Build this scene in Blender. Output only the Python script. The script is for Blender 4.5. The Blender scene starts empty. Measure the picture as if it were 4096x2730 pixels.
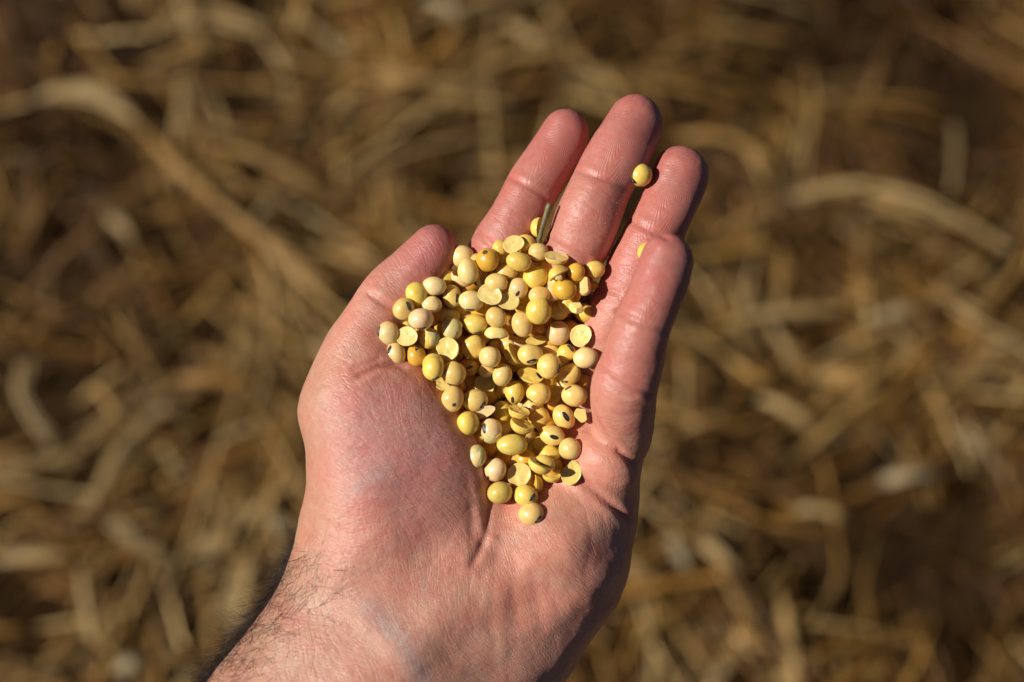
import bpy, math
import numpy as np
from mathutils import Matrix, Vector

S = bpy.context.scene
COL = S.collection

# ------------------------------------------------------------------ camera
PITCH = 62.0
CAM = Vector((0.0, -0.42, 1.15))
ROT = Matrix.Rotation(math.radians(90 - PITCH), 4, 'X')
cd = bpy.data.cameras.new('camera'); cam = bpy.data.objects.new('camera', cd); COL.objects.link(cam)
cam.matrix_world = Matrix.Translation(CAM) @ ROT
cd.sensor_width = 36; cd.lens = 50; cd.clip_start = 0.02; cd.clip_end = 1000
cd.dof.use_dof = True; cd.dof.focus_distance = 0.441; cd.dof.aperture_fstop = 3.8; cd.dof.aperture_blades = 8
S.camera = cam
# ------------------------------------------------------------------ light
Lc = Vector((-0.735, 0.14, 0.665)).normalized()
Lw = (ROT.to_3x3() @ Lc).normalized()
sun_el = math.asin(Lw.z); sun_az = math.atan2(Lw.x, Lw.y)
w = bpy.data.worlds.new('World'); S.world = w; w.use_nodes = True
nt = w.node_tree; bg = nt.nodes['Background']
sk = nt.nodes.new('ShaderNodeTexSky'); sk.sky_type = 'NISHITA'; sk.sun_disc = False
sk.altitude = 2500; sk.air_density = 0.4; sk.dust_density = 0.2; sk.ozone_density = 1.0
sk.sun_elevation = sun_el; sk.sun_rotation = sun_az
nt.links.new(sk.outputs[0], bg.inputs[0]); bg.inputs[1].default_value = 0.05
sd = bpy.data.lights.new('sun', 'SUN'); sd.energy = 5.0; sd.angle = math.radians(0.53); sd.color = (1.0, 0.965, 0.90)
sun = bpy.data.objects.new('sun', sd); COL.objects.link(sun)
sun.rotation_euler = Lw.to_track_quat('Z', 'Y').to_euler()
S.view_settings.view_transform = 'Standard'; S.view_settings.look = 'None'
S.view_settings.exposure = 0.07; S.view_settings.gamma = 1.0; S.view_settings.use_curve_mapping = False
S.render.engine = 'CYCLES'
S.cycles.use_denoising = True
S.cycles.max_bounces = 8
S.cycles.sample_clamp_indirect = 4.0

# ------------------------------------------------------------------ frames
D = 442.0; PX = 212.0 / 2730.0          # focal distance in mm, mm per photograph pixel there
FR = Matrix.Translation(CAM) @ ROT @ Matrix.Translation((0, 0, -D / 1000))   # hand frame: z towards the eye

def P3(px, py, z=0.0):
    k = PX * (D - z) / D
    return np.array([(px - 2048) * k, -(py - 1365) * k, z])

def RR(r, z=0.0):
    return r * PX * (D - z) / D

def ground_pt(px, py, h=0.0):
    d = ROT.to_3x3() @ Vector(((px - 2048) * PX, -(py - 1365) * PX, -D))
    t = (h - CAM.z) / d.z
    return np.array(CAM + d * t)

# ------------------------------------------------------------------ helpers
def tag(o, label=None, cat=None, group=None, kind=None):
    for k, v in (('label', label), ('category', cat), ('group', group), ('kind', kind)):
        if v: o[k] = v
    return o

def link(name, me, mat=None, parent=None, mw=None):
    o = bpy.data.objects.new(name, me); COL.objects.link(o)
    if mat is not None: me.materials.append(mat)
    if parent is not None: o.parent = parent
    if mw is not None: o.matrix_world = mw
    return o

def mesh_np(name, V, F4=None, F3=None, smooth=True):
    V = np.asarray(V, np.float32)
    me = bpy.data.meshes.new(name)
    me.vertices.add(len(V)); me.vertices.foreach_set('co', V.ravel())
    loops = []; starts = []; tot = 0
    if F4 is not None and len(F4):
        F4 = np.asarray(F4, np.int32); loops.append(F4.ravel()); starts.append(np.arange(len(F4)) * 4); tot = F4.size
    if F3 is not None and len(F3):
        F3 = np.asarray(F3, np.int32); loops.append(F3.ravel()); starts.append(tot + np.arange(len(F3)) * 3)
    L = np.concatenate(loops).astype(np.int32); st = np.concatenate(starts).astype(np.int32)
    me.loops.add(len(L)); me.loops.foreach_set('vertex_index', L)
    me.polygons.add(len(st)); me.polygons.foreach_set('loop_start', st)
    me.update(calc_edges=True); me.validate()
    me.polygons.foreach_set('use_smooth', np.full(len(me.polygons), smooth))
    return me

def color_attr(me, name, C):
    a = me.color_attributes.new(name, 'FLOAT_COLOR', 'POINT')
    C = np.asarray(C, np.float32)
    if C.shape[1] == 3: C = np.concatenate([C, np.ones((len(C), 1), np.float32)], 1)
    a.data.foreach_set('color', C.ravel())

def float_attr(me, name, v):
    a = me.attributes.new(name, 'FLOAT', 'POINT'); a.data.foreach_set('value', np.asarray(v, np.float32))

def smoothstep(a, b, x):
    t = np.clip((x - a) / (b - a), 0, 1); return t * t * (3 - 2 * t)


def catmull(P, sub):
    P = np.asarray(P, float); n = len(P); Q = np.vstack([2 * P[0] - P[1], P, 2 * P[-1] - P[-2]]); out = []
    for i in range(n - 1):
        p0, p1, p2, p3 = Q[i:i + 4]
        for t in np.linspace(0, 1, sub, endpoint=False):
            out.append(0.5 * ((2 * p1) + (-p0 + p2) * t + (2 * p0 - 5 * p1 + 4 * p2 - p3) * t * t + (-p0 + 3 * p1 - 3 * p2 + p3) * t ** 3))
    out.append(P[-1]); return np.array(out)

# ------------------------------------------------------------------ node helper
class N:
    def __init__(s, name):
        s.m = bpy.data.materials.new(name); s.m.use_nodes = True; s.t = s.m.node_tree
        s.b = s.t.nodes['Principled BSDF']
    def n(s, typ, **kw):
        nd = s.t.nodes.new(typ)
        for k, v in kw.items():
            if k.startswith('i_'):
                nd.inputs[k[2:].replace('_', ' ')].default_value = v
            else: setattr(nd, k, v)
        return nd
    def l(s, a, b): s.t.links.new(a, b)
    def ramp(s, src, stops):
        r = s.n('ShaderNodeValToRGB'); e = r.color_ramp.elements
        while len(e) < len(stops): e.new(0.5)
        for el, (p, c) in zip(e, stops):
            el.position = p; el.color = (*c, 1) if len(c) == 3 else c
        s.l(src, r.inputs[0]); return r.outputs[0]
    def mix(s, mode, fac, a, b):
        m = s.n('ShaderNodeMix', data_type='RGBA', blend_type=mode)
        for sock, v in ((m.inputs[0], fac), (m.inputs[6], a), (m.inputs[7], b)):
            if hasattr(v, 'is_linked'): s.l(v, sock)
            else: sock.default_value = v if not isinstance(v, tuple) or len(v) == 4 else (*v, 1)
        return m.outputs[2]
    def math(s, op, a, b=0.0):
        m = s.n('ShaderNodeMath', operation=op)
        for sock, v in zip(m.inputs, (a, b)):
            if hasattr(v, 'is_linked'): s.l(v, sock)
            else: sock.default_value = v
        return m.outputs[0]
    def bump(s, h, strength, dist, prev=None):
        b = s.n('ShaderNodeBump'); b.inputs['Strength'].default_value = strength; b.inputs['Distance'].default_value = dist
        s.l(h, b.inputs['Height'])
        if prev is not None: s.l(prev, b.inputs['Normal'])
        return b.outputs[0]
    def set(s, **kw):
        for k, v in kw.items(): s.b.inputs[k.replace('_', ' ')].default_value = v

# ------------------------------------------------------------------ materials
def m_soil():
    k = N('soil'); tc = k.n('ShaderNodeTexCoord')
    n1 = k.n('ShaderNodeTexNoise', i_Scale=14.0, i_Detail=8.0); k.l(tc.outputs['Object'], n1.inputs['Vector'])
    c = k.ramp(n1.outputs[0], [(0.3, (0.012, 0.006, 0.002)), (0.7, (0.045, 0.023, 0.007))])
    k.l(c, k.b.inputs['Base Color']); k.set(Roughness=1.0, Specular_IOR_Level=0.1)
    k.l(k.bump(n1.outputs[0], 0.6, 0.02), k.b.inputs['Normal']); return k.m

def m_straw():
    k = N('dry_straw'); at = k.n('ShaderNodeAttribute', attribute_name='tint'); tc = k.n('ShaderNodeTexCoord')
    n1 = k.n('ShaderNodeTexNoise', i_Scale=130.0, i_Detail=5.0); k.l(tc.outputs['Object'], n1.inputs['Vector'])
    v = k.ramp(n1.outputs[0], [(0.3, (0.68, 0.64, 0.58)), (0.7, (1.1, 1.08, 1.05))])
    k.l(k.mix('MULTIPLY', 1.0, at.outputs['Color'], v), k.b.inputs['Base Color'])
    k.set(Roughness=0.5, Specular_IOR_Level=0.35)
    k.l(k.bump(n1.outputs[0], 0.4, 0.002), k.b.inputs['Normal']); return k.m

def m_skin():
    k = N('skin'); at = k.n('ShaderNodeAttribute', attribute_name='pigment'); tc = k.n('ShaderNodeTexCoord')
    rd = k.n('ShaderNodeAttribute', attribute_name='ridge'); rw = k.n('ShaderNodeAttribute', attribute_name='ridge_amount')
    ln = k.n('ShaderNodeAttribute', attribute_name='lines'); fl = k.n('ShaderNodeAttribute', attribute_name='flow')
    mp = k.n('ShaderNodeMapping'); mp.inputs['Scale'].default_value = (1000, 1000, 1000); k.l(tc.outputs['Object'], mp.inputs[0])
    v = mp.outputs[0]
    # blotches of blood under the skin
    b1 = k.n('ShaderNodeTexNoise', i_Scale=0.11, i_Detail=4.0, i_Roughness=0.6); k.l(v, b1.inputs['Vector'])
    b2 = k.n('ShaderNodeTexNoise', i_Scale=0.45, i_Detail=3.0); k.l(v, b2.inputs['Vector'])
    c = k.mix('MULTIPLY', 1.0, at.outputs['Color'], k.ramp(b1.outputs[0], [(0.32, (1.03, 0.90, 0.89)), (0.68, (0.98, 1.10, 1.08))]))
    c = k.mix('MULTIPLY', 1.0, c, k.ramp(b2.outputs[0], [(0.3, (0.96, 0.88, 0.88)), (0.7, (1.03, 1.08, 1.06))]))
    k.l(c, k.b.inputs['Base Color'])
    # fine skin relief: cells, stretched furrows, finger ridges
    mp2 = k.n('ShaderNodeMapping'); mp2.inputs['Rotation'].default_value = (0, 0, math.radians(-58)); mp2.inputs['Scale'].default_value = (0.45, 1.6, 0.8)
    k.l(v, mp2.inputs[0])
    vo = k.n('ShaderNodeTexVoronoi', feature='DISTANCE_TO_EDGE', i_Scale=1.25); k.l(v, vo.inputs['Vector'])
    cell = k.ramp(vo.outputs['Distance'], [(0.0, (0, 0, 0)), (0.18, (1, 1, 1))])
    fu = k.n('ShaderNodeTexNoise', i_Scale=0.9, i_Detail=3.0, i_Roughness=0.65); k.l(mp2.outputs[0], fu.inputs['Vector'])
    fine = k.n('ShaderNodeTexNoise', i_Scale=2.6, i_Detail=2.0); k.l(v, fine.inputs['Vector'])
    si = k.math('SINE', k.math('MULTIPLY', rd.outputs['Fac'], 2 * math.pi / 0.56))
    si = k.math('MULTIPLY', si, rw.outputs['Fac'])
    inv = k.math('SUBTRACT', 1.0, rw.outputs['Fac'])
    h = k.math('MULTIPLY', cell, 0.14)
    h = k.math('ADD', h, k.math('MULTIPLY', k.math('MULTIPLY', fu.outputs[0], 2.8), ln.outputs['Fac']))
    h = k.math('ADD', h, k.math('MULTIPLY', fine.outputs[0], 0.6))
    # thin creases that follow the flow of the skin
    for sx, sy, amt, wid in ((0.07, 0.45, 0.36, 0.04), (0.2, 1.3, 0.15, 0.07)):
        fm = k.n('ShaderNodeMapping'); fm.inputs['Scale'].default_value = (sx, sy, 1); k.l(fl.outputs['Vector'], fm.inputs[0])
        fn = k.n('ShaderNodeTexNoise', i_Scale=1.0, i_Detail=2.5, i_Roughness=0.6); k.l(fm.outputs[0], fn.inputs['Vector'])
        dv = k.math('ABSOLUTE', k.math('SUBTRACT', fn.outputs[0], 0.5))
        gr = k.ramp(dv, [(0.0, (0, 0, 0)), (wid, (1, 1, 1))])
        h = k.math('ADD', h, k.math('MULTIPLY', gr, amt))
    h = k.math('MULTIPLY', h, k.math('ADD', 0.35, k.math('MULTIPLY', inv, 0.65)))
    h = k.math('ADD', h, k.math('MULTIPLY', si, 0.2))
    k.l(k.bump(h, 0.7, 0.00022), k.b.inputs['Normal'])
    k.set(Roughness=0.43, Specular_IOR_Level=0.5, Subsurface_Weight=0.5, Subsurface_Scale=0.0013)
    k.b.inputs['Subsurface Radius'].default_value = (1.6, 0.3, 0.14)
    rr = k.ramp(fine.outputs[0], [(0.35, (0.31,) * 3), (0.7, (0.52,) * 3)]); k.l(rr, k.b.inputs['Roughness'])
    return k.m

def m_bean(name, rough, speck, facey):
    k = N(name); oi = k.n('ShaderNodeObjectInfo'); tc = k.n('ShaderNodeTexCoord')
    mp = k.n('ShaderNodeVectorMath', operation='MULTIPLY_ADD'); mp.inputs[1].default_value = (1000, 1000, 1000)
    k.l(tc.outputs['Object'], mp.inputs[0])
    rv = k.n('ShaderNodeVectorMath', operation='SCALE'); rv.inputs[0].default_value = (57, 91, 33); k.l(oi.outputs['Random'], rv.inputs['Scale'])
    k.l(rv.outputs[0], mp.inputs[2]); v = mp.outputs[0]
    n1 = k.n('ShaderNodeTexNoise', i_Scale=0.35, i_Detail=4.0); k.l(v, n1.inputs['Vector'])
    n2 = k.n('ShaderNodeTexNoise', i_Scale=2.2, i_Detail=4.0); k.l(v, n2.inputs['Vector'])
    c = k.mix('MULTIPLY', 1.0, oi.outputs['Color'], k.ramp(n1.outputs[0], [(0.3, (0.96, 0.86, 0.72)), (0.7, (1.05, 1.08, 1.12))]))
    c = k.mix('MULTIPLY', 1.0, c, k.ramp(n2.outputs[0], [(0.3, (0.93, 0.92, 0.9)), (0.65, (1.03, 1.03, 1.03))]))
    if speck:
        vo = k.n('ShaderNodeTexVoronoi', i_Scale=0.75); vo.inputs['Randomness'].default_value = 1.0; k.l(v, vo.inputs['Vector'])
        wn = k.n('ShaderNodeTexNoise', i_Scale=0.28, i_Detail=1.0); k.l(v, wn.inputs['Vector'])
        d = k.math('LESS_THAN', vo.outputs['Distance'], k.math('MULTIPLY', k.math('GREATER_THAN', wn.outputs[0], 0.60), 0.11))
        c = k.mix('MIX', k.math('MULTIPLY', d, 0.75), c, (0.10, 0.055, 0.02))
    k.l(c, k.b.inputs['Base Color'])
    k.set(Roughness=rough, Specular_IOR_Level=0.5, Subsurface_Weight=0.45, Subsurface_Scale=0.0011)
    k.b.inputs['Subsurface Radius'].default_value = (1.0, 0.6, 0.2)
    k.l(k.bump(n2.outputs[0], 0.25 if facey else 0.2, 0.0002 if facey else 0.00018), k.b.inputs['Normal'])
    return k.m

def m_hilum():
    k = N('hilum_scar'); at = k.n('ShaderNodeAttribute', attribute_name='tint')
    k.l(at.outputs['Color'], k.b.inputs['Base Color']); k.set(Roughness=0.32); return k.m

def m_plain(name, col, rough, var=0.25, scale=900.0):
    k = N(name); tc = k.n('ShaderNodeTexCoord')
    n1 = k.n('ShaderNodeTexNoise', i_Scale=scale, i_Detail=4.0); k.l(tc.outputs['Object'], n1.inputs['Vector'])
    lo = tuple(x * (1 - var) for x in col); hi = tuple(x * (1 + var) for x in col)
    k.l(k.ramp(n1.outputs[0], [(0.3, lo), (0.7, hi)]), k.b.inputs['Base Color']); k.set(Roughness=rough)
    k.l(k.bump(n1.outputs[0], 0.3, 0.0003), k.b.inputs['Normal']); return k.m

def m_speckled():
    k = N('speckled_coat'); tc = k.n('ShaderNodeTexCoord')
    vo = k.n('ShaderNodeTexVoronoi', i_Scale=1300.0); k.l(tc.outputs['Object'], vo.inputs['Vector'])
    k.l(k.ramp(vo.outputs['Distance'], [(0.30, (0.03, 0.012, 0.008)), (0.36, (0.72, 0.55, 0.42))]), k.b.inputs['Base Color'])
    k.set(Roughness=0.5); return k.m

SOIL, STRAW, SKIN = m_soil(), m_straw(), m_skin()
COAT, FACE = m_bean('bean_coat', 0.31, True, False), m_bean('bean_flesh', 0.42, False, True)
SHELL = m_bean('dry_seed_coat', 0.45, False, False)
HILUM = m_hilum(); HAIR = m_plain('dark_hair', (0.028, 0.016, 0.009), 0.35)
TWIG = m_plain('dry_twig', (0.15, 0.125, 0.045), 0.5, 0.4); SPECK = m_speckled(); STAIN = m_plain('brown_stain', (0.12, 0.04, 0.01), 0.7, 0.5, 2500)

# ------------------------------------------------------------------ tubes and ribbons, many in one array
def strips(C, W, T, up, K=6):
    """C (n,m,3) centre lines; W, T (n,m) half width and half thickness; up (n,3) flat side."""
    n, m, _ = C.shape
    tan = np.gradient(C, axis=1); tan /= np.linalg.norm(tan, axis=2, keepdims=True) + 1e-9
    side = np.cross(tan, up[:, None, :]); side /= np.linalg.norm(side, axis=2, keepdims=True) + 1e-9
    nor = np.cross(side, tan)
    a = np.arange(K) * 2 * math.pi / K
    V = C[:, :, None, :] + side[:, :, None, :] * (np.cos(a)[None, None, :, None] * W[:, :, None, None]) \
        + nor[:, :, None, :] * (np.sin(a)[None, None, :, None] * T[:, :, None, None])
    idx = np.arange(n * m * K).reshape(n, m, K)
    q = np.stack([idx[:, :-1, :], np.roll(idx, -1, 2)[:, :-1, :], np.roll(idx, -1, 2)[:, 1:, :], idx[:, 1:, :]], -1).reshape(-1, 4)
    caps = [np.stack([idx[:, e, 0], idx[:, e, j], idx[:, e, j + 1]], -1) for e in (0, m - 1) for j in range(1, K - 1)]
    return V.reshape(-1, 3), q, np.concatenate(caps)

# ------------------------------------------------------------------ ground and straw
R = np.random.default_rng(7)
g = 300.0
ground = link('ground', mesh_np('ground', [(-g, -g, 0), (g, -g, 0), (g, g, 0), (-g, g, 0)], F4=[(0, 1, 2, 3)]), SOIL)
tag(ground, 'dark soil of the field under the straw', None, None, 'structure')

def noise2(x, y, seed, f):
    r = np.random.default_rng(seed); s = np.zeros_like(x)
    for i in range(9):
        a = r.uniform(0, 6.283); ff = f * r.uniform(0.6, 1.7)
        s += np.sin((x * math.cos(a) + y * math.sin(a)) * ff * 6.283 + r.uniform(0, 6.283))
    return s / 3.0

HOLES = [(3830, 2100, 170), (2930, 1790, 90), (60, 1130, 190), (110, 2440, 150), (2810, 2380, 110), (3480, 2420, 120), (3130, 250, 190),
         (620, 380, 110), (330, 1720, 70), (690, 1440, 90), (1130, 1600, 80), (560, 1930, 80), (1000, 460, 110), (3700, 50, 120), (3560, 300, 120),
         (90, 60, 120), (2250, 210, 120), (330, 560, 120), (700, 1000, 70), (2620, 2620, 110)]
HP = [(ground_pt(x, y, 0.01), r * 0.235e-3) for x, y, r in HOLES]
PAL = np.array([(0.13, 0.065, 0.018), (0.20, 0.105, 0.028), (0.28, 0.155, 0.042), (0.36, 0.215, 0.065), (0.44, 0.285, 0.105), (0.50, 0.36, 0.17), (0.56, 0.44, 0.26)])

def straw_pile():
    # clumps of strands that lie the same way, and loose scraps between them
    nc = 3700
    cx = R.uniform(-1.25, 1.25, nc); cy = R.uniform(-0.95, 1.25, nc); cth = R.normal(0.5, 1.4, nc)
    cnt = R.integers(4, 13, nc); rep = np.repeat(np.arange(nc), cnt); nb = len(rep)
    nl = 15000
    x = np.concatenate([cx[rep] + R.normal(0, 0.018, nb), R.uniform(-1.3, 1.3, nl)]); y = np.concatenate([cy[rep] + R.normal(0, 0.018, nb), R.uniform(-1.0, 1.3, nl)])
    th = np.concatenate([cth[rep] + R.normal(0, 0.22, nb), R.uniform(0, 6.283, nl)])
    ctone = R.beta(0.75, 1.0, nc); tone = np.concatenate([ctone[rep] + R.normal(0, 0.12, nb), R.beta(1.3, 2.4, nl)])
    czz = R.uniform(0, 1, nc) ** 1.4 * 0.032; lift = np.concatenate([czz[rep] + R.normal(0, 0.003, nb), R.uniform(0, 0.022, nl)])
    big = np.concatenate([np.ones(nb, bool), np.zeros(nl, bool)])
    dens = noise2(x, y, 3, 4.0)
    keep = R.uniform(-2.0, 0.5, len(x)) < dens * 1.1 - 0.15
    for (c, r) in HP: keep &= (np.hypot(x - c[0], (y - c[1])) > r * R.uniform(0.85, 1.4, len(x)))
    x, y, th, tone, lift, big = (q[keep] for q in (x, y, th, tone, lift, big)); n = len(x); m = 6
    L = np.where(big, R.gamma(4.0, 0.026, n), R.gamma(3.0, 0.014, n)).clip(0.012, 0.26)
    kap = np.where(big, R.normal(0, 1.5, n), R.normal(0, 4, n)); pit = np.where(big, R.normal(0, 0.10, n), R.normal(0, 0.3, n))
    t = np.linspace(-0.5, 0.5, m)[None, :]
    ang = th[:, None] + kap[:, None] * t * L[:, None] + R.normal(0, 0.07, (n, m))
    dx = np.cos(ang) * L[:, None] / (m - 1); dy = np.sin(ang) * L[:, None] / (m - 1)
    X = x[:, None] + np.cumsum(dx, 1) - dx.sum(1, keepdims=True) / 2; Y = y[:, None] + np.cumsum(dy, 1) - dy.sum(1, keepdims=True) / 2
    base = (noise2(x, y, 11, 3.6) * 0.014 + 0.02).clip(0.002, None) + lift
    Z = base[:, None] + np.sin(pit)[:, None] * t * L[:, None] + R.normal(0, 0.0015, (n, m)) - (t * t) * np.abs(R.normal(0, 0.03, n))[:, None]
    Z = np.maximum(Z, 0.004)
    leaf = np.where(big, R.uniform(0, 1, n) < 0.5, R.uniform(0, 1, n) < 0.8)
    wd = np.where(leaf, R.gamma(2.2, 0.0009, n).clip(0.0007, 0.006), R.gamma(4, 0.00033, n).clip(0.0006, 0.003))
    tk = np.where(leaf, 0.0004, wd)
    prof = np.where(leaf[:, None], np.sin(np.linspace(0.12, 1, m) * 2.9)[None, :] ** 0.6, 1.0)
    up = np.stack([R.normal(0, 0.5, n), R.normal(0, 0.5, n), np.ones(n)], 1)
    # straw is coloured darker in one corner of the field and in a few spots
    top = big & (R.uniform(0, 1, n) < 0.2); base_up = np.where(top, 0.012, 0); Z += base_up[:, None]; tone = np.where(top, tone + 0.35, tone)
    wd = np.where(top, R.uniform(0.0007, 0.0018, n), wd); dark_spot = np.zeros(n)
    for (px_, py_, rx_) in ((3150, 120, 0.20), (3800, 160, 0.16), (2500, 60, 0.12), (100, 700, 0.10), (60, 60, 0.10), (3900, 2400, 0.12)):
        g_ = ground_pt(px_, py_, 0.03); dark_spot = np.maximum(dark_spot, np.exp(-((x - g_[0]) ** 2 + (y - g_[1]) ** 2) / rx_ ** 2))
    tone = tone - 0.4 * dark_spot
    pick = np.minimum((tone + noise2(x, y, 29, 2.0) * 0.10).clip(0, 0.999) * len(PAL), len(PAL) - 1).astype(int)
    V, q, c = strips(np.stack([X, Y, Z], -1), wd[:, None] * prof, tk[:, None] * np.ones((1, m)), up, K=4)
    col = PAL[pick] * R.uniform(0.5, 1.25, (n, 1)) * np.array([1.02, 0.89, 0.64]) * np.where(top, 1.5, 1.0)[:, None] * (1 - 0.35 * dark_spot)[:, None]
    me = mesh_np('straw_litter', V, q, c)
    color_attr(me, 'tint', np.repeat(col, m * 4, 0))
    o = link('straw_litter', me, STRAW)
    tag(o, 'loose tangle of dry straw and leaf scraps covering the field', 'straw', None, 'stuff')
straw_pile()

# the straw pieces that stand out one by one
TAN, PALE, GREY, ORA, WHITE = (0.44, 0.275, 0.10), (0.54, 0.40, 0.21), (0.40, 0.31, 0.17), (0.42, 0.235, 0.065), (0.50, 0.43, 0.30)
STALKS = [
 ([(487, 418), (696, 653), (957, 888), (1219, 1062), (1400, 1200)], 100, TAN, 's', 'longest tan straw stalk, slanting down to the thumb'),
 ([(749, 522), (1001, 601), (1219, 722), (1358, 809)], 95, TAN, 'l', 'curved tan leaf blade branching off the longest stalk'),
 ([(87, 374), (305, 350), (480, 418), (560, 480)], 100, PALE, 'l', 'pale arched leaf at the upper end of the longest stalk'),
 ([(522, 130), (783, 52), (1088, 96)], 130, PALE, 'l', 'broad pale leaf along the top edge of the field'),
 ([(522, 244), (783, 191), (1001, 122)], 90, TAN, 'l', 'tan leaf lying just below the broad pale top leaf'),
 ([(722, 470), (740, 261)], 85, GREY, 's', 'greyish upright stalk piece above the curved tan blade'),
 ([(1175, 44), (1393, 226)], 85, GREY, 's', 'grey brown stalk slanting between the top leaf and the fingers'),
 ([(1480, 218), (1741, 348), (2002, 418)], 90, TAN, 'l', 'tan leaf pointing at the forefinger tip'),
 ([(1700, -20), (1840, 70)], 110, WHITE, 'l', 'whitish scrap at the top edge above the forefinger'),
 ([(410, 840), (510, 930)], 110, PALE, 'l', 'pale short scrap lying in the dark hollow left of the longest stalk'),
 ([(1010, 870), (1150, 760)], 95, GREY, 'l', 'grey short leaf under the curved tan blade'),
 ([(1349, 914), (1610, 818)], 85, TAN, 'l', 'tan short leaf above the thumb tip'),
 ([(3005, 810), (3354, 740), (3615, 783), (3876, 897), (4110, 984)], 115, PALE, 's', 'long pale bent stalk beyond the ring fingertip'),
 ([(2657, 531), (2918, 557), (3136, 662)], 100, TAN, 'l', 'tan leaf beside the middle and ring fingertips'),
 ([(3824, 487), (3815, 722)], 90, GREY, 's', 'upright grey stalk above the long pale bent one'),
 ([(3136, 1001), (3119, 1219)], 90, TAN, 'l', 'upright tan leaf below the long pale bent stalk'),
 ([(3458, 888), (3441, 1158)], 85, TAN, 's', 'upright tan stalk touching the middle of the long pale bent one'),
 ([(3484, 1262), (3658, 1236)], 95, WHITE, 'l', 'whitish leaf scrap below the long pale bent stalk'),
 ([(2962, 1262), (3354, 1219)], 100, PALE, 'l', 'level pale leaf to the side of the little finger'),
 ([(2048, 87), (2205, 191)], 125, PALE, 'l', 'wide pale scrap above the gap between forefinger and middle finger'),
 ([(2657, 191), (2918, 131)], 75, TAN, 's', 'thin tan stalk in the dark patch above the middle fingertip'),
 ([(3789, 1158), (4006, 1262)], 90, PALE, 'l', 'pale leaf near the far edge below the long bent stalk'),
 ([(87, 1409), (104, 1609), (218, 1800)], 100, PALE, 'l', 'pale drooping leaf at the edge opposite the thumb ball'),
 ([(348, 1478), (470, 1650), (560, 1720)], 90, TAN, 's', 'tan stalk crossing towards the thumb ball'),
 ([(696, 1583), (522, 1739), (392, 1974), (305, 2105)], 110, PALE, 's', 'pale stalk bent like a bow, opposite the thumb ball'),
 ([(392, 2009), (522, 2148), (696, 2236)], 95, GREY, 'l', 'greyish leaf running from the foot of the bowed stalk'),
 ([(1071, 1931), (914, 2105), (784, 2236)], 125, PALE, 's', 'thick pale stalk close to the wrist'),
 ([(1027, 2044), (1193, 2122)], 110, WHITE, 'l', 'whitish leaf tucked between the thick stalk and the wrist'),
 ([(1000, 2230), (930, 2500)], 160, PALE, 'l', 'wide pale leaf beside the hairy forearm'),
 ([(322, 2288), (366, 2540)], 105, PALE, 's', 'upright pale stalk in the corner opposite the forearm'),
 ([(-20, 2236), (261, 2210)], 115, PALE, 'l', 'level pale leaf above the upright corner stalk'),
 ([(636, 1783), (740, 1922)], 85, GREY, 'l', 'small grey leaf in the dark hollow beside the bowed stalk'),
 ([(461, 2671), (592, 2627)], 115, WHITE, 'l', 'whitish scrap at the bottom edge near the forearm'),
 ([(1088, 1565), (1219, 1713)], 95, TAN, 'l', 'tan leaf passing under the thumb ball'),
 ([(714, 1513), (1001, 1539)], 105, ORA, 'l', 'orange brown leaf level with the thumb fold'),
 ([(3062, 1583), (3227, 1687)], 105, PALE, 'l', 'pale scrap across from the little finger base'),
 ([(3880, 1713), (4054, 1922)], 115, WHITE, 'l', 'whitish slanting leaf at the far edge above the darkest hollow'),
 ([(3549, 1905), (3758, 1887)], 110, WHITE, 'l', 'whitish level scrap beside the darkest hollow'),
 ([(3210, 2027), (3384, 2061)], 110, PALE, 'l', 'pale scrap midway between the hand and the darkest hollow'),
 ([(2548, 2253), (2644, 2384)], 105, PALE, 's', 'short pale stalk next to the heel of the hand'),
 ([(2809, 2148), (2940, 2279)], 140, PALE, 'l', 'wide pale leaf scrap outside the heel of the hand'),
 ([(2687, 2148), (2748, 2270)], 85, WHITE, 'l', 'narrow whitish scrap between two pale ones by the heel of the hand'),
 ([(2835, 2723), (2957, 2610)], 95, GREY, 'l', 'grey leaf at the bottom edge outside the heel of the hand'),
 ([(3271, 1452), (3445, 1513), (3575, 1452)], 100, TAN, 'l', 'tan leaf curled upwards across from the little finger'),
]
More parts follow.
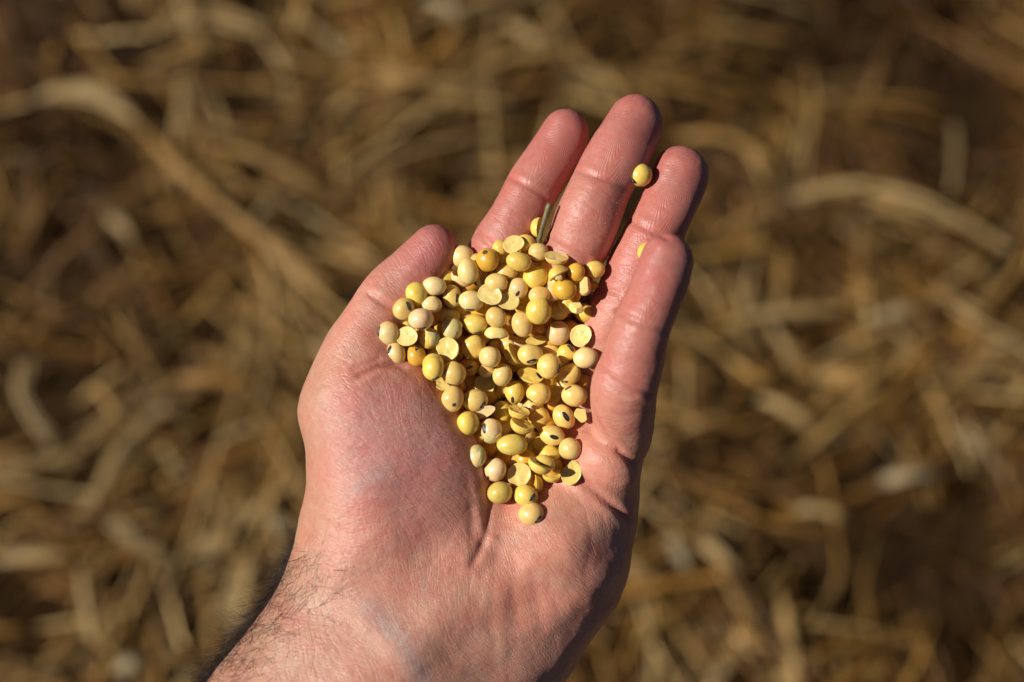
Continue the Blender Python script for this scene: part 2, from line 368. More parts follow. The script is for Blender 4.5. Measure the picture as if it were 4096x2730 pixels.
for pts, wpx, colr, typ, label in STALKS:
    if len(pts) == 2:   # short scraps
        (ax_, ay_), (bx_, by_) = pts; mx_, my_ = (ax_ + bx_) / 2, (ay_ + by_) / 2; pts = [(mx_ + (ax_ - mx_) * 1.35, my_ + (ay_ - my_) * 1.35), (mx_ + (bx_ - mx_) * 1.35, my_ + (by_ - my_) * 1.35)]; wpx = 45 + (wpx - 45) * 0.6
    hh = 0.058 + R.uniform(-0.004, 0.006)
    P = catmull(np.array([ground_pt(a, b, hh) for a, b in pts]), 7 if len(pts) > 2 else 10); o0 = P.mean(0); n = len(P)
    sc = 0.2e-3 * max(wpx - 45, 28) / 2
    P[:, 2] += np.cumsum(R.normal(0, 0.0012, n)) - 0.012 * np.linspace(-1, 1, n) ** 2
    t = np.linspace(0.1, 0.95, n)
    if typ == 's': wv = sc * (1 - 0.25 * t) * (1 + 0.12 * np.exp(-((t - 0.5) / 0.03) ** 2)); tv = wv * 0.8
    else: wv = sc * 1.15 * np.sin(t * 3.0) ** 0.45; tv = np.full(n, 0.0009)
    # a few fibres side by side, frayed at different lengths
    kf = 4; off = np.linspace(-0.75, 0.75, kf); d_ = P[-1] - P[0]; sd_ = np.array([-d_[1], d_[0], 0]) / np.hypot(d_[0], d_[1])
    Cs = []; Ws = []; Ts = []
    for o_ in off:
        a0, a1 = R.uniform(0, 0.16), R.uniform(0.84, 1.0); tt = np.linspace(a0, a1, n); base_t = np.linspace(0, 1, n)
        Q = np.stack([np.interp(tt, base_t, P[:, i]) for i in range(3)], 1); wq = np.interp(tt, base_t, wv)
        Q = Q + sd_[None] * (o_ * wq * (1 + 0.5 * np.sin(tt * R.uniform(3, 7) + R.uniform(0, 6))))[:, None]; Q[:, 2] += R.normal(0, 0.0015) - abs(o_) * 0.0015
        Cs.append(Q - o0); Ws.append(np.maximum(wq * R.uniform(0.22, 0.42), 0.0007)); Ts.append(np.full(n, 0.0009))
    V, q, c = strips(np.array(Cs), np.array(Ws), np.array(Ts), R.normal(0, 0.35, (kf, 3)) + np.array([[0, 0, 1.0]]), K=5)
    nm = 'straw_stalk' if typ == 's' else 'straw_leaf'
    me = mesh_np(nm, V, q, c); color_attr(me, 'tint', np.repeat(np.array(colr)[None] * R.uniform(0.75, 1.15, (kf, 1)) * np.array([[1.0, 0.93, 0.78]]), len(V) // kf, 0))
    tag(link(nm, me, STRAW, None, Matrix.Translation(Vector(o0))), label, 'straw stalk' if typ == 's' else 'straw leaf', 'broken straw lying on top of the field')

# ------------------------------------------------------------------ the hand as one continuous surface
VOX = 0.7
LO = np.array([-112.0, -156.0, -52.0]); HI = np.array([70.0, 84.0, 60.0])
NG = np.ceil((HI - LO) / VOX).astype(int)
GX = [(LO[i] + np.arange(NG[i]) * VOX).astype(np.float32) for i in range(3)]

def box_of(lo, hi):
    a = np.clip(np.floor((np.asarray(lo) - LO) / VOX).astype(int), 0, NG); b = np.clip(np.ceil((np.asarray(hi) - LO) / VOX).astype(int), 0, NG)
    return tuple(slice(int(x), int(max(x, y))) for x, y in zip(a, b))

def coords(sl):
    return GX[0][sl[0]][:, None, None], GX[1][sl[1]][None, :, None], GX[2][sl[2]][None, None, :]

def chain(pts, sub=4, margin=11.0, ksm=0.0, zs=1.0):
    """pts: (px, py, z, r_px). Tapered limb through the points. zs>1 flattens it towards the eye."""
    P = np.array([[*P3(a, b, c), RR(r, c)] for a, b, c, r in pts]); P = catmull(P, sub) if sub > 1 else P
    lo = (P[:, :3] - P[:, 3:]).min(0) - margin; hi = (P[:, :3] + P[:, 3:]).max(0) + margin
    sl = box_of(lo, hi); out = np.full(tuple(s.stop - s.start for s in sl), 1e3, np.float32)
    for a, b in zip(P[:-1], P[1:]):
        s2 = box_of(np.minimum(a[:3] - a[3], b[:3] - b[3]) - margin, np.maximum(a[:3] + a[3], b[:3] + b[3]) + margin)
        loc = tuple(slice(q.start - p.start, q.stop - p.start) for p, q in zip(sl, s2))
        X, Y, Z = coords(s2); X = X - a[0]; Y = Y - a[1]; Z = (Z - a[2]) * zs
        ba = (b - a)[:3].astype(np.float32); ba = ba * np.array([1, 1, zs], np.float32); L2 = float(ba @ ba) + 1e-9
        h = np.clip((X * ba[0] + Y * ba[1] + Z * ba[2]) / L2, 0, 1)
        d = np.sqrt((X - ba[0] * h) ** 2 + (Y - ba[1] * h) ** 2 + (Z - ba[2] * h) ** 2) - (a[3] + (b[3] - a[3]) * h)
        out[loc] = np.minimum(out[loc], d)
    return sl, out

def ellipsoid(px, py, z, rx, ry, rz, ang=0.0, margin=11.0):
    c = P3(px, py, z); r = np.array([RR(rx, z), RR(ry, z), rz], np.float32); R_ = max(r)
    sl = box_of(c - [r[:2].max() + margin] * 2 + [0] if False else c - np.array([r[:2].max() + margin, r[:2].max() + margin, rz + margin]),
                c + np.array([r[:2].max() + margin, r[:2].max() + margin, rz + margin]))
    X, Y, Z = coords(sl); X = X - c[0]; Y = Y - c[1]; Z = Z - c[2]; ca, sa = math.cos(math.radians(ang)), math.sin(math.radians(ang))
    U = X * ca + Y * sa; V = -X * sa + Y * ca
    k0 = np.sqrt((U / r[0]) ** 2 + (V / r[1]) ** 2 + (Z / r[2]) ** 2); k1 = np.sqrt((U / r[0] ** 2) ** 2 + (V / r[1] ** 2) ** 2 + (Z / r[2] ** 2) ** 2) + 1e-6
    return sl, (k0 * (k0 - 1) / k1).astype(np.float32)

FIELD = np.full(tuple(NG), 1e3, np.float32)
def add(prim, k):
    """smooth union; k is a number or (root point, near k, far k, falloff mm)"""
    sl, d = prim; A = FIELD[sl]
    if isinstance(k, tuple):
        (c, kn, kf, fo) = k; X, Y, Z = coords(sl)
        q = ((X - c[0]) ** 2 + (Y - c[1]) ** 2 + (Z - c[2]) ** 2) / fo ** 2
        k = kf + (kn - kf) * np.exp(-q)
    h = np.maximum(k - np.abs(A - d), 0) / k
    FIELD[sl] = np.minimum(A, d) - h * h * k * 0.25

# palm: metacarpals and their flesh, wrist and forearm
add(chain([(1830, 1330, -22, 118), (1720, 1700, -21, 150), (1580, 2150, -16, 190)], 4), 8)
add(chain([(2010, 1340, -22, 118), (1890, 1700, -22, 150), (1740, 2150, -17, 190)], 4), 10)
add(chain([(2190, 1400, -21, 118), (2060, 1740, -22, 150), (1930, 2150, -17, 190)], 4), 10)
add(chain([(2390, 1600, -18, 122), (2230, 1840, -20, 155), (2110, 2150, -17, 190)], 4), 10)
add(chain([(1478, 2240, -6, 268), (1372, 2450, -4, 272), (1190, 2740, 0, 292), (820, 3300, 6, 365)], 4, zs=1.08), 14)
add(chain([(2150, 2265, -20, 332), (2012, 2480, -17, 340), (1850, 2700, -14, 340), (1500, 3250, 2, 380)], 4, zs=1.0), 16)
add(chain([(1830, 2330, -3, 220), (1640, 2560, 3, 235), (1420, 2820, 6, 260), (1150, 3280, 10, 320)], 4), 14)
# thumb ball
add(chain([(1437, 1640, -3, 215), (1492, 1830, -3, 267), (1512, 2000, -3, 284), (1492, 2190, -6, 277)], 5), 12)
add(chain([(1600, 1580, -3, 165), (1715, 1760, -1, 165), (1778, 1900, -1, 165), (1795, 2020, -2, 160), (1780, 2130, -5, 160), (1730, 2230, -9, 175)], 5), 13)
# little-finger side of the palm
add(chain([(2375, 1890, -12, 185), (2330, 2030, -15, 222), (2200, 2200, -17, 300)], 5), 10)
add(ellipsoid(2425, 1850, -2, 150, 100, 10.5, -38), 4)
add(ellipsoid(2150, 2190, -6, 150, 190, 13.0, -25), 9)
add(ellipsoid(2075, 2085, -9, 170, 150, 7.5, -20), 8)
add(ellipsoid(1880, 2280, -7, 190, 150, 11.5, -20), 12)
# web between thumb and forefinger
add(ellipsoid(1680, 1330, -16, 190, 130, 9.0, 25), 9)
add(chain([(1500, 1420, -8, 130), (1640, 1350, -15, 110), (1850, 1250, -22, 100)], 4), 9)
# flesh between the knuckles
add(ellipsoid(2330, 1290, -21, 120, 130, 8.0, 20), 6)
add(ellipsoid(2110, 1240, -21, 110, 130, 8.0, 20), 6)
add(ellipsoid(1940, 1200, -21, 110, 130, 8.0, 20), 6)
# thumb
add(chain([(1400, 1640, -2, 190), (1412, 1500, -2, 160), (1462, 1365, -3, 146), (1530, 1240, -4, 130), (1596, 1158, -5, 122), (1668, 1078, -5, 112), (1735, 1000, -5, 99)], 5),
    (P3(1400, 1600, 0), 9, 2.5, 22))
# fingers: knuckle to tip
FING = {
 'index':  [(1835, 1330, -24, 112), (1925, 1150, -17, 114), (1996, 985, -9, 112), (2066, 875, -8, 113), (2128, 758, -9, 108), (2195, 647, -10, 105), (2259, 537, -12, 96)],
 'middle': [(2010, 1340, -26, 116), (2160, 1180, -16, 121), (2294, 1007, -5, 126), (2357, 862, -2, 131), (2418, 718, -3, 122), (2480, 607, -4, 119), (2541, 493, -7, 113)],
 'ring':   [(2195, 1480, -24, 118), (2390, 1400, -13, 124), (2483, 1225, -6, 121), (2552, 1068, -4, 121), (2622, 928, -4, 120), (2675, 815, -5, 117), (2721, 696, -7, 110)],
 'little': [(2440, 1840, -14, 118), (2492, 1715, -1, 122), (2494, 1565, 10, 134), (2532, 1430, 15, 122), (2567, 1310, 17, 118), (2628, 1160, 16, 115), (2672, 1045, 14, 107)],
}
KB = {'index': (P3(1870, 1290, -20), 9, 0.7, 24), 'middle': (P3(2030, 1340, -24), 9, 0.7, 20), 'ring': (P3(2220, 1470, -20), 9, 0.7, 22), 'little': (P3(2470, 1850, -18), 7, 0.5, 11)}
for f in ('index', 'middle', 'ring', 'little'):
    add(chain(FING[f], 6), KB[f])

def surface_nets(Dg):
    s = Dg < 0
    c = np.zeros(tuple(np.array(Dg.shape) - 1), np.uint8)
    for i in (0, 1):
        for j in (0, 1):
            for k in (0, 1):
                c += s[i:s.shape[0] - 1 + i, j:s.shape[1] - 1 + j, k:s.shape[2] - 1 + k]
    cells = np.argwhere((c > 0) & (c < 8)); idx = np.full(c.shape, -1, np.int32); idx[tuple(cells.T)] = np.arange(len(cells))
    acc = np.zeros((len(cells), 3)); cnt = np.zeros(len(cells))
    cor = [(i, j, k) for i in (0, 1) for j in (0, 1) for k in (0, 1)]
    val = {o: Dg[tuple((cells + o).T)].astype(float) for o in cor}
    for o in cor:
        for ax in range(3):
            if o[ax] == 0:
                p = list(o); p[ax] = 1; p = tuple(p); a, b = val[o], val[p]; m = (a < 0) != (b < 0)
                t = np.where(m, a / (a - b + 1e-12 * (a == b)), 0)
                q = np.array(o, float)[None] + np.eye(3)[ax][None] * t[:, None]
                acc += q * m[:, None]; cnt += m
    V = (cells + acc / cnt[:, None]) * VOX + LO
    Q = []
    for ax in range(3):
        u, v = (ax + 1) % 3, (ax + 2) % 3
        sl0 = [slice(1, -1)] * 3; sl1 = [slice(1, -1)] * 3; sl0[ax] = slice(0, -1); sl1[ax] = slice(1, None)
        A, B = s[tuple(sl0)], s[tuple(sl1)]; e = np.argwhere(A != B)
        off = np.ones(3, int); off[ax] = 0; e2 = e + off
        flip = A[tuple(e.T)]
        def at(du, dv):
            w_ = e2.copy(); w_[:, u] += du; w_[:, v] += dv; return idx[tuple(w_.T)]
        q = np.stack([at(-1, -1), at(0, -1), at(0, 0), at(-1, 0)], 1)
        q[~flip] = q[~flip][:, ::-1]; Q.append(q)
    Q = np.concatenate(Q); Q = Q[(Q >= 0).all(1)]
    return V, Q

HV, HQ = surface_nets(FIELD)

def edges_of(Q):
    return np.concatenate([Q[:, [0, 1]], Q[:, [1, 2]], Q[:, [2, 3]], Q[:, [3, 0]]])
E = edges_of(HQ)
deg = np.bincount(E[:, 0], minlength=len(HV)).astype(float)
def lap(X):
    out = np.zeros_like(X)
    for i in range(X.shape[1]):
        out[:, i] = np.bincount(E[:, 0], X[E[:, 1], i], minlength=len(X))
    return out / np.maximum(deg, 1)[:, None]
def normals(V, Q):
    n = np.cross(V[Q[:, 2]] - V[Q[:, 0]], V[Q[:, 3]] - V[Q[:, 1]]); o = np.zeros_like(V)
    for c in range(4):
        for i in range(3): o[:, i] += np.bincount(Q[:, c], n[:, i], minlength=len(V))
    return o / (np.linalg.norm(o, axis=1, keepdims=True) + 1e-12)
for _ in range(3): HV = HV * 0.45 + lap(HV) * 0.55

def proj(V):
    k = D / (D - V[:, 2]); return np.stack([2048 + V[:, 0] * k / PX, 1365 - V[:, 1] * k / PX], 1)

HN = normals(HV, HQ); HP2 = proj(HV)
def dist_poly(P, pts):
    d = np.full(len(P), 1e9); s = np.zeros(len(P)); pts = np.asarray(pts, float); tot = 0
    for a, b in zip(pts[:-1], pts[1:]):
        ba = b - a; L = np.hypot(*ba); h = np.clip(((P - a) @ ba) / (L * L), 0, 1); q = np.hypot(*(P - a - h[:, None] * ba).T)
        m = q < d; s[m] = tot + h[m] * L; d[m] = q[m]; tot += L
    return d, s / tot
# skin folds: (polyline in photograph pixels, depth mm, half width px, z range)
FOLDS = [
 ([(2010, 700), (2056, 717), (2107, 743), (2158, 773), (2205, 800)], .55, 11), ([(2020, 722), (2080, 752), (2150, 792)], .25, 9),
 ([(1890, 915), (1929, 948), (1964, 976), (2010, 1010)], .7, 12), ([(1898, 945), (1930, 968), (1980, 1005)], .4, 10),
 ([(2291, 672), (2362, 700), (2439, 724), (2530, 760)], .6, 12), ([(2300, 700), (2370, 728), (2430, 745)], .35, 10),
 ([(2180, 955), (2235, 988), (2296, 1018), (2370, 1050)], .7, 14), ([(2180, 990), (2250, 1022), (2310, 1050)], .4, 12),
 ([(2500, 878), (2556, 901), (2607, 927), (2690, 970)], .6, 12), ([(2500, 905), (2560, 932), (2610, 955)], .3, 9),
 ([(2370, 1162), (2425, 1158), (2490, 1180)], .6, 12), ([(2360, 1195), (2420, 1200), (2470, 1222)], .4, 10),
 ([(2450, 1238), (2515, 1272), (2565, 1293), (2621, 1314), (2690, 1334)], .65, 12), ([(2460, 1268), (2540, 1304), (2600, 1325)], .35, 9),
 ([(2365, 1452), (2410, 1482), (2438, 1517), (2501, 1552), (2565, 1573), (2635, 1588)], .75, 11), ([(2390, 1500), (2440, 1545), (2500, 1575), (2560, 1590)], .55, 9),
 ([(2400, 1470), (2460, 1505), (2530, 1545)], .4, 8),
 ([(2340, 1600), (2382, 1685), (2431, 1755), (2501, 1826), (2556, 1890)], 0.8, 11),
 ([(2270, 1860), (2327, 1923), (2400, 1985), (2470, 2040), (2545, 2108)], 1.1, 13),
 ([(2330, 1960), (2400, 2050), (2440, 2160)], .25, 12), ([(2270, 1930), (2340, 2030), (2370, 2140)], .25, 10), ([(2230, 1960), (2290, 2060), (2310, 2130)], .2, 9),
 ([(1985, 1880), (1968, 1980), (1955, 2060), (1950, 2130), (1915, 2215), (1880, 2280)], 0.6, 15),
 ([(1787, 2165), (1874, 2037), (1950, 1990)], .3, 9), ([(1700, 2290), (1760, 2200), (1860, 2100)], .3, 14),
 ([(1985, 2090), (1990, 2140), (2020, 2165), (2080, 2180)], .4, 12),
 ([(2040, 2180), (2060, 2280), (2050, 2400), (2080, 2520)], .3, 13), ([(2110, 2260), (2140, 2340), (2160, 2450), (2170, 2560)], .4, 16),
 ([(1990, 2180), (1985, 2300), (1960, 2450), (1990, 2600)], .3, 14), ([(1940, 2220), (1925, 2340), (1890, 2470)], .3, 14),
 ([(2180, 2280), (2220, 2380), (2230, 2480)], .25, 14), ([(2350, 2080), (2370, 2190), (2340, 2330)], .35, 16),
 ([(1850, 2310), (1900, 2390), (1970, 2560), (2000, 2700)], .3, 18), ([(2060, 2560), (2030, 2660), (2040, 2740)], .3, 16),
 ([(1460, 1165), (1507, 1197), (1554, 1228), (1600, 1255)], .7, 13), ([(1450, 1200), (1490, 1225), (1530, 1240)], .35, 11),
 ([(1420, 1290), (1480, 1310), (1550, 1330)], .35, 12),
 ([(1410, 1512), (1440, 1500), (1480, 1484), (1520, 1466), (1580, 1458), (1640, 1470)], 0.95, 13), ([(1400, 1480), (1470, 1455), (1530, 1430)], .5, 13),
 ([(1241, 2268), (1340, 2300), (1440, 2335), (1545, 2387), (1640, 2450), (1708, 2517), (1780, 2610), (1850, 2720)], .42, 26),
 ([(1300, 2430), (1358, 2471), (1479, 2578), (1545, 2672), (1590, 2760)], .55, 44), ([(1591, 2438), (1661, 2555), (1778, 2704)], .3, 40),
 ([(1320, 2160), (1420, 2200), (1520, 2215)], .35, 15), ([(1300, 2100), (1420, 2140), (1540, 2180)], .3, 14), ([(1260, 2210), (1390, 2240), (1500, 2265)], .3, 14),
]
disp = np.zeros(len(HV)); front = smoothstep(0.05, 0.45, HN[:, 2])
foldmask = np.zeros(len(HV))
for pts, dep, wd in FOLDS:
    if dep < 0.45 or pts[0][1] > 1900 and dep < 0.6: dep *= 0.25
    d, s = dist_poly(HP2, pts); fade = smoothstep(0, 0.12, s) * smoothstep(0, 0.12, 1 - s)
    gss = np.exp(-(d / wd) ** 2) * (0.06 + 0.94 * fade)
    disp -= dep * gss * front; disp += dep * 0.22 * np.exp(-((d - wd * 2.3) / (wd * 1.4)) ** 2) * fade * front
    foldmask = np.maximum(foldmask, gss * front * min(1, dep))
# raised tendon and lumpy flesh
for pts, hgt, wd in [([(1330, 2380), (1430, 2450), (1560, 2560), (1680, 2720)], .4, 75), ([(1980, 2200), (2010, 2380), (2020, 2600)], .12, 30), ([(2120, 2200), (2100, 2400), (2120, 2560)], .12, 28)]:
    d, s = dist_poly(HP2, pts); disp += hgt * np.exp(-(d / wd) ** 2) * smoothstep(0, 0.2, s) * smoothstep(0, 0.1, 1 - s) * front
def noise3(V, seed, f, n=14):
    r = np.random.default_rng(seed); s = np.zeros(len(V))
    for i in range(n):
        k = r.normal(0, 1, 3); k *= f * r.uniform(0.6, 1.6) / np.linalg.norm(k); s += np.sin(V @ k * 6.283 + r.uniform(0, 6.283))
    return s / math.sqrt(n)
disp += noise3(HV, 5, 0.045) * 0.28 + noise3(HV, 6, 0.12) * 0.045 + noise3(HV, 8, 0.3) * 0.03
HV = HV + HN * disp[:, None]
HN = normals(HV, HQ); HP2 = proj(HV)

# pigment: where blood, tan and veins colour the skin
def near(c, r, V=HV):
    return np.exp(-((V - np.asarray(c)) ** 2).sum(1) / (r * r))
def lerp(C, col, m): return C * (1 - m[:, None]) + np.asarray(col)[None] * m[:, None]
C = np.tile(np.array([0.62, 0.275, 0.195]), (len(HV), 1))
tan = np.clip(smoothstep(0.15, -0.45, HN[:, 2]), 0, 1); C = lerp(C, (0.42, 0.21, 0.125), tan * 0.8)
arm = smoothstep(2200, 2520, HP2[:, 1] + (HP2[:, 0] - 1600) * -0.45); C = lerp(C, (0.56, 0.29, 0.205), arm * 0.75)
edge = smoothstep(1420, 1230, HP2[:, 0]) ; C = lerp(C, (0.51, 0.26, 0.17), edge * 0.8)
C = lerp(C, (0.53, 0.23, 0.20), 0.85 * np.clip(near(P3(1640, 1850, 18), 22) + near(P3(1560, 1700, 18), 14), 0, 1))
for f in FING:
    a = FING[f]; C = lerp(C, (0.46, 0.14, 0.125), 0.9 * near(P3(*a[-1][:3]), 13)); C = lerp(C, (0.48, 0.175, 0.15), 0.5 * near(P3(*a[-2][:3]), 10))
C = lerp(C, (0.45, 0.135, 0.125), 0.85 * near(P3(1745, 1010, 1), 18))
C = lerp(C, (0.70, 0.32, 0.22), 0.6 * near(P3(2150, 2180, 8), 20))
for pts, wd, am in [([(1440, 1950), (1490, 1905), (1560, 1870)], 30, .22), ([(1385, 1990), (1440, 1950)], 24, .18), ([(1480, 2440), (1600, 2560), (1690, 2720)], 45, .5), ([(1690, 2330), (1700, 2380)], 16, .3)]:
    d, s = dist_poly(HP2, pts); C = lerp(C, (0.38, 0.30, 0.29), am * np.exp(-(d / wd) ** 2) * front)
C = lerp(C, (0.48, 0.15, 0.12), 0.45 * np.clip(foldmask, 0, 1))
# ridge coordinate on the finger pads: loops round a core
ridge = np.zeros(len(HV)); ram = np.zeros(len(HV))
PADS = [((2188, 640, -10), (2058, 872, -7), 62), ((2478, 600, -4), (2350, 862, -2), 72), ((2670, 810, -2), (2552, 1068, 1), 70), ((2625, 1150, 16), (2532, 1430, 15), 66)]
for core, back, r in PADS:
    c = P3(*core); ax = (P3(*back) - c); ax /= np.linalg.norm(ax); sd_ = np.cross([0, 0, 1], ax)
    q = HV - c; u = q @ ax; v_ = q @ sd_
    rr = np.sqrt(v_ ** 2 + np.where(u > 0, (u * 0.28) ** 2, u ** 2)) + 0.4 * np.sin(u * 0.35)
    m = np.exp(-((u / 15) ** 4)) * np.exp(-((v_ / 9.5) ** 4)) * smoothstep(0.1, 0.5, HN[:, 2]) * (np.abs(q[:, 2] - 8) < 9)
    ridge = np.where(m > ram, rr, ridge); ram = np.maximum(ram, m)
lines = 0.35 + 0.65 * np.clip(near(P3(1560, 1850, 20), 34) + arm * 0.3, 0, 1)

hand_me = mesh_np('hand', HV / 1000, HQ)
flow = np.stack([HV[:, 0] * 0.5 - HV[:, 1] * 0.87, HV[:, 0] * 0.87 + HV[:, 1] * 0.5], 1)
flow += np.stack([noise3(HV, 51, 0.02) * 5, noise3(HV, 52, 0.02) * 5], 1)
for f in FING:
    ctl = np.array([P3(a_, b_, c_) for a_, b_, c_, _ in FING[f]]); tot = 0; best = np.full(len(HV), 1e9); un = np.zeros(len(HV)); vn = np.zeros(len(HV))
    for a_, b_ in zip(ctl[:-1], ctl[1:]):
        ba = b_ - a_; L_ = np.linalg.norm(ba); hh = np.clip(((HV - a_) @ ba) / L_ ** 2, 0, 1); q_ = HV - a_ - hh[:, None] * ba; dd_ = np.linalg.norm(q_, axis=1); m_ = dd_ < best
        best[m_] = dd_[m_]; un[m_] = (tot + hh * L_)[m_]; sdv = np.cross(ba / L_, [0, 0, 1.0]); vn[m_] = (q_ @ sdv)[m_]; tot += L_
    fm_ = smoothstep(14, 9, best) * smoothstep(20, 45, un); C = lerp(C, (0.46, 0.145, 0.12), 0.62 * fm_)
    m_ = (best < 11.5) & (un > 22); flow[m_] = np.stack([vn * 1.3, un], 1)[m_]
va = hand_me.attributes.new('flow', 'FLOAT_VECTOR', 'POINT'); va.data.foreach_set('vector', np.concatenate([flow, np.zeros((len(HV), 1))], 1).astype(np.float32).ravel())
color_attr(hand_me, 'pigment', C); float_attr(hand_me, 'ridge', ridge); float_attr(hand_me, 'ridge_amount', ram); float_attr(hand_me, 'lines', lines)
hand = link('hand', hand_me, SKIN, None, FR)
tag(hand, 'open hand with cupped palm up and hairy wrist, holding a heap of soybeans', 'hand')

# hair: fringe on the thumb side of the forearm, stray hairs over the wrist, a few on the far edge
def make_hair(name, roots, dirs, length, rad, curl, seed):
    r = np.random.default_rng(seed); n = len(roots); m = 7; t = np.linspace(0, 1, m)[None, :, None]
    bend = r.normal(0, 1, (n, 3)) * curl[:, None]; d = dirs + r.normal(0, 0.16, dirs.shape); d /= np.linalg.norm(d, axis=1, keepdims=True)
    Cn = roots[:, None, :] + d[:, None, :] * t * length[:, None, None] + bend[:, None, :] * (t * t) * length[:, None, None]
    W = rad[:, None] * (1.05 - np.linspace(0, 1, m)[None, :] ** 1.5)
    V, q, c = strips(Cn, W, W, r.normal(0, 1, (n, 3)), K=3)
    o = link(name, mesh_np(name, V / 1000, q, c), HAIR, hand); o['kind'] = 'stuff'; return o

rh = np.random.default_rng(21)
armdir = P3(900, 2730) - P3(1400, 2060); armdir /= np.linalg.norm(armdir)
outw = np.array([-0.8, -0.6 * -1, 0]); outw /= np.linalg.norm(outw)
sel = np.where((HP2[:, 1] > 2060) & (HP2[:, 1] < 2900) & (HP2[:, 0] < 1300) & (HN[:, 2] < 0.1) & (HN[:, 2] > -0.3) & (HN[:, 0] < -0.2))[0]
dens_ = smoothstep(2110, 2330, HP2[sel, 1]) + 0.05
pick = rh.choice(sel, 2300, p=dens_ / dens_.sum())
n_ = HN[pick]; dirs = n_ * 0.24 + armdir * 0.95 + outw * 0.1 + np.array([0, 0, 0.14])
grow = (0.45 + 0.55 * smoothstep(2150, 2350, HP2[pick, 1])) * 1.0
make_hair('forearm_hair', HV[pick] - n_ * 0.2, dirs, rh.uniform(5, 12, len(pick)) * grow, rh.uniform(0.045, 0.075, len(pick)), rh.uniform(0.15, 0.6, len(pick)), 31)
d0, _ = dist_poly(HP2, [(1215, 2180), (1150, 2290), (1040, 2440), (930, 2590), (800, 2760)])
sel = np.where((HP2[:, 1] > 2120) & (HP2[:, 1] < 2800) & (d0 < 330) & (HN[:, 2] > 0.05))[0]
wgt = np.exp(-(d0[sel] / 130) ** 2) * smoothstep(2120, 2300, HP2[sel, 1]) + 1e-4
pick = rh.choice(sel, 760, p=wgt / wgt.sum()); n_ = HN[pick]
dirs = n_ * 0.3 + armdir[None] * rh.uniform(-0.3, 0.8, (len(pick), 1)) + np.array([0.55, 0.25, 0])[None] * rh.uniform(-0.2, 1, (len(pick), 1))
make_hair('wrist_hair', HV[pick] - n_ * 0.2, dirs, rh.uniform(5, 15, len(pick)), np.full(len(pick), 0.044), rh.uniform(0.2, 0.55, len(pick)), 33)
sel = np.where((HP2[:, 1] > 1650) & (HP2[:, 1] < 2350) & (HP2[:, 0] > 2400) & (HN[:, 2] < 0.05) & (HN[:, 2] > -0.5) & (HN[:, 0] > 0.4))[0]
pick = rh.choice(sel, 60); n_ = HN[pick]
make_hair('edge_hair', HV[pick] - n_ * 0.2, n_ * 0.6 + np.array([0.1, -0.5, 0]), rh.uniform(2, 5, len(pick)), np.full(len(pick), 0.025), rh.uniform(0.1, 0.5, len(pick)), 35)
sel = np.where((HP2[:, 1] > 1600) & (HP2[:, 1] < 2250) & (HP2[:, 0] < 1300) & (HN[:, 2] < 0.1) & (HN[:, 2] > -0.5) & (HN[:, 0] < -0.4))[0]
pick = rh.choice(sel, 320); n_ = HN[pick]
make_hair('thumb_side_hair', HV[pick] - n_ * 0.2, n_ * 0.5 + np.array([-0.1, -0.8, 0]), rh.uniform(1.5, 4, len(pick)), np.full(len(pick), 0.025), rh.uniform(0.1, 0.4, len(pick)), 37)

# ------------------------------------------------------------------ soybeans: one object each
# close-up tiles the bean positions were read in: origin in photograph pixels; 0.2551 px per unit
TILE = {'A': (1780, 800), 'B': (2080, 900), 'C': (1480, 1080), 'D': (1780, 1080), 'E': (2060, 1180), 'F': (1660, 1380),
        'G': (2020, 1400), 'H': (1780, 1720), 'I': (2000, 1600)}
TK = 400 / 1568.0
COLS = {'cream': (0.84, 0.66, 0.34), 'pink': (0.83, 0.62, 0.34), 'tan': (0.81, 0.60, 0.24), 'yel': (0.84, 0.63, 0.16), 'gold': (0.76, 0.47, 0.07),
        'oran': (0.74, 0.42, 0.08), 'lemon': (0.85, 0.66, 0.18), 'green': (0.68, 0.54, 0.14), 'pale': (0.85, 0.69, 0.27), 'flesh': (0.82, 0.66, 0.25), 'buff': (0.75, 0.61, 0.30)}
COLS = {k_: (v_[0], v_[1] * 0.97, v_[2] * 0.84) for k_, v_ in COLS.items()}
B = 'bean'; Hf = 'half'; Ck = 'chunk'; Sh = 'shell'
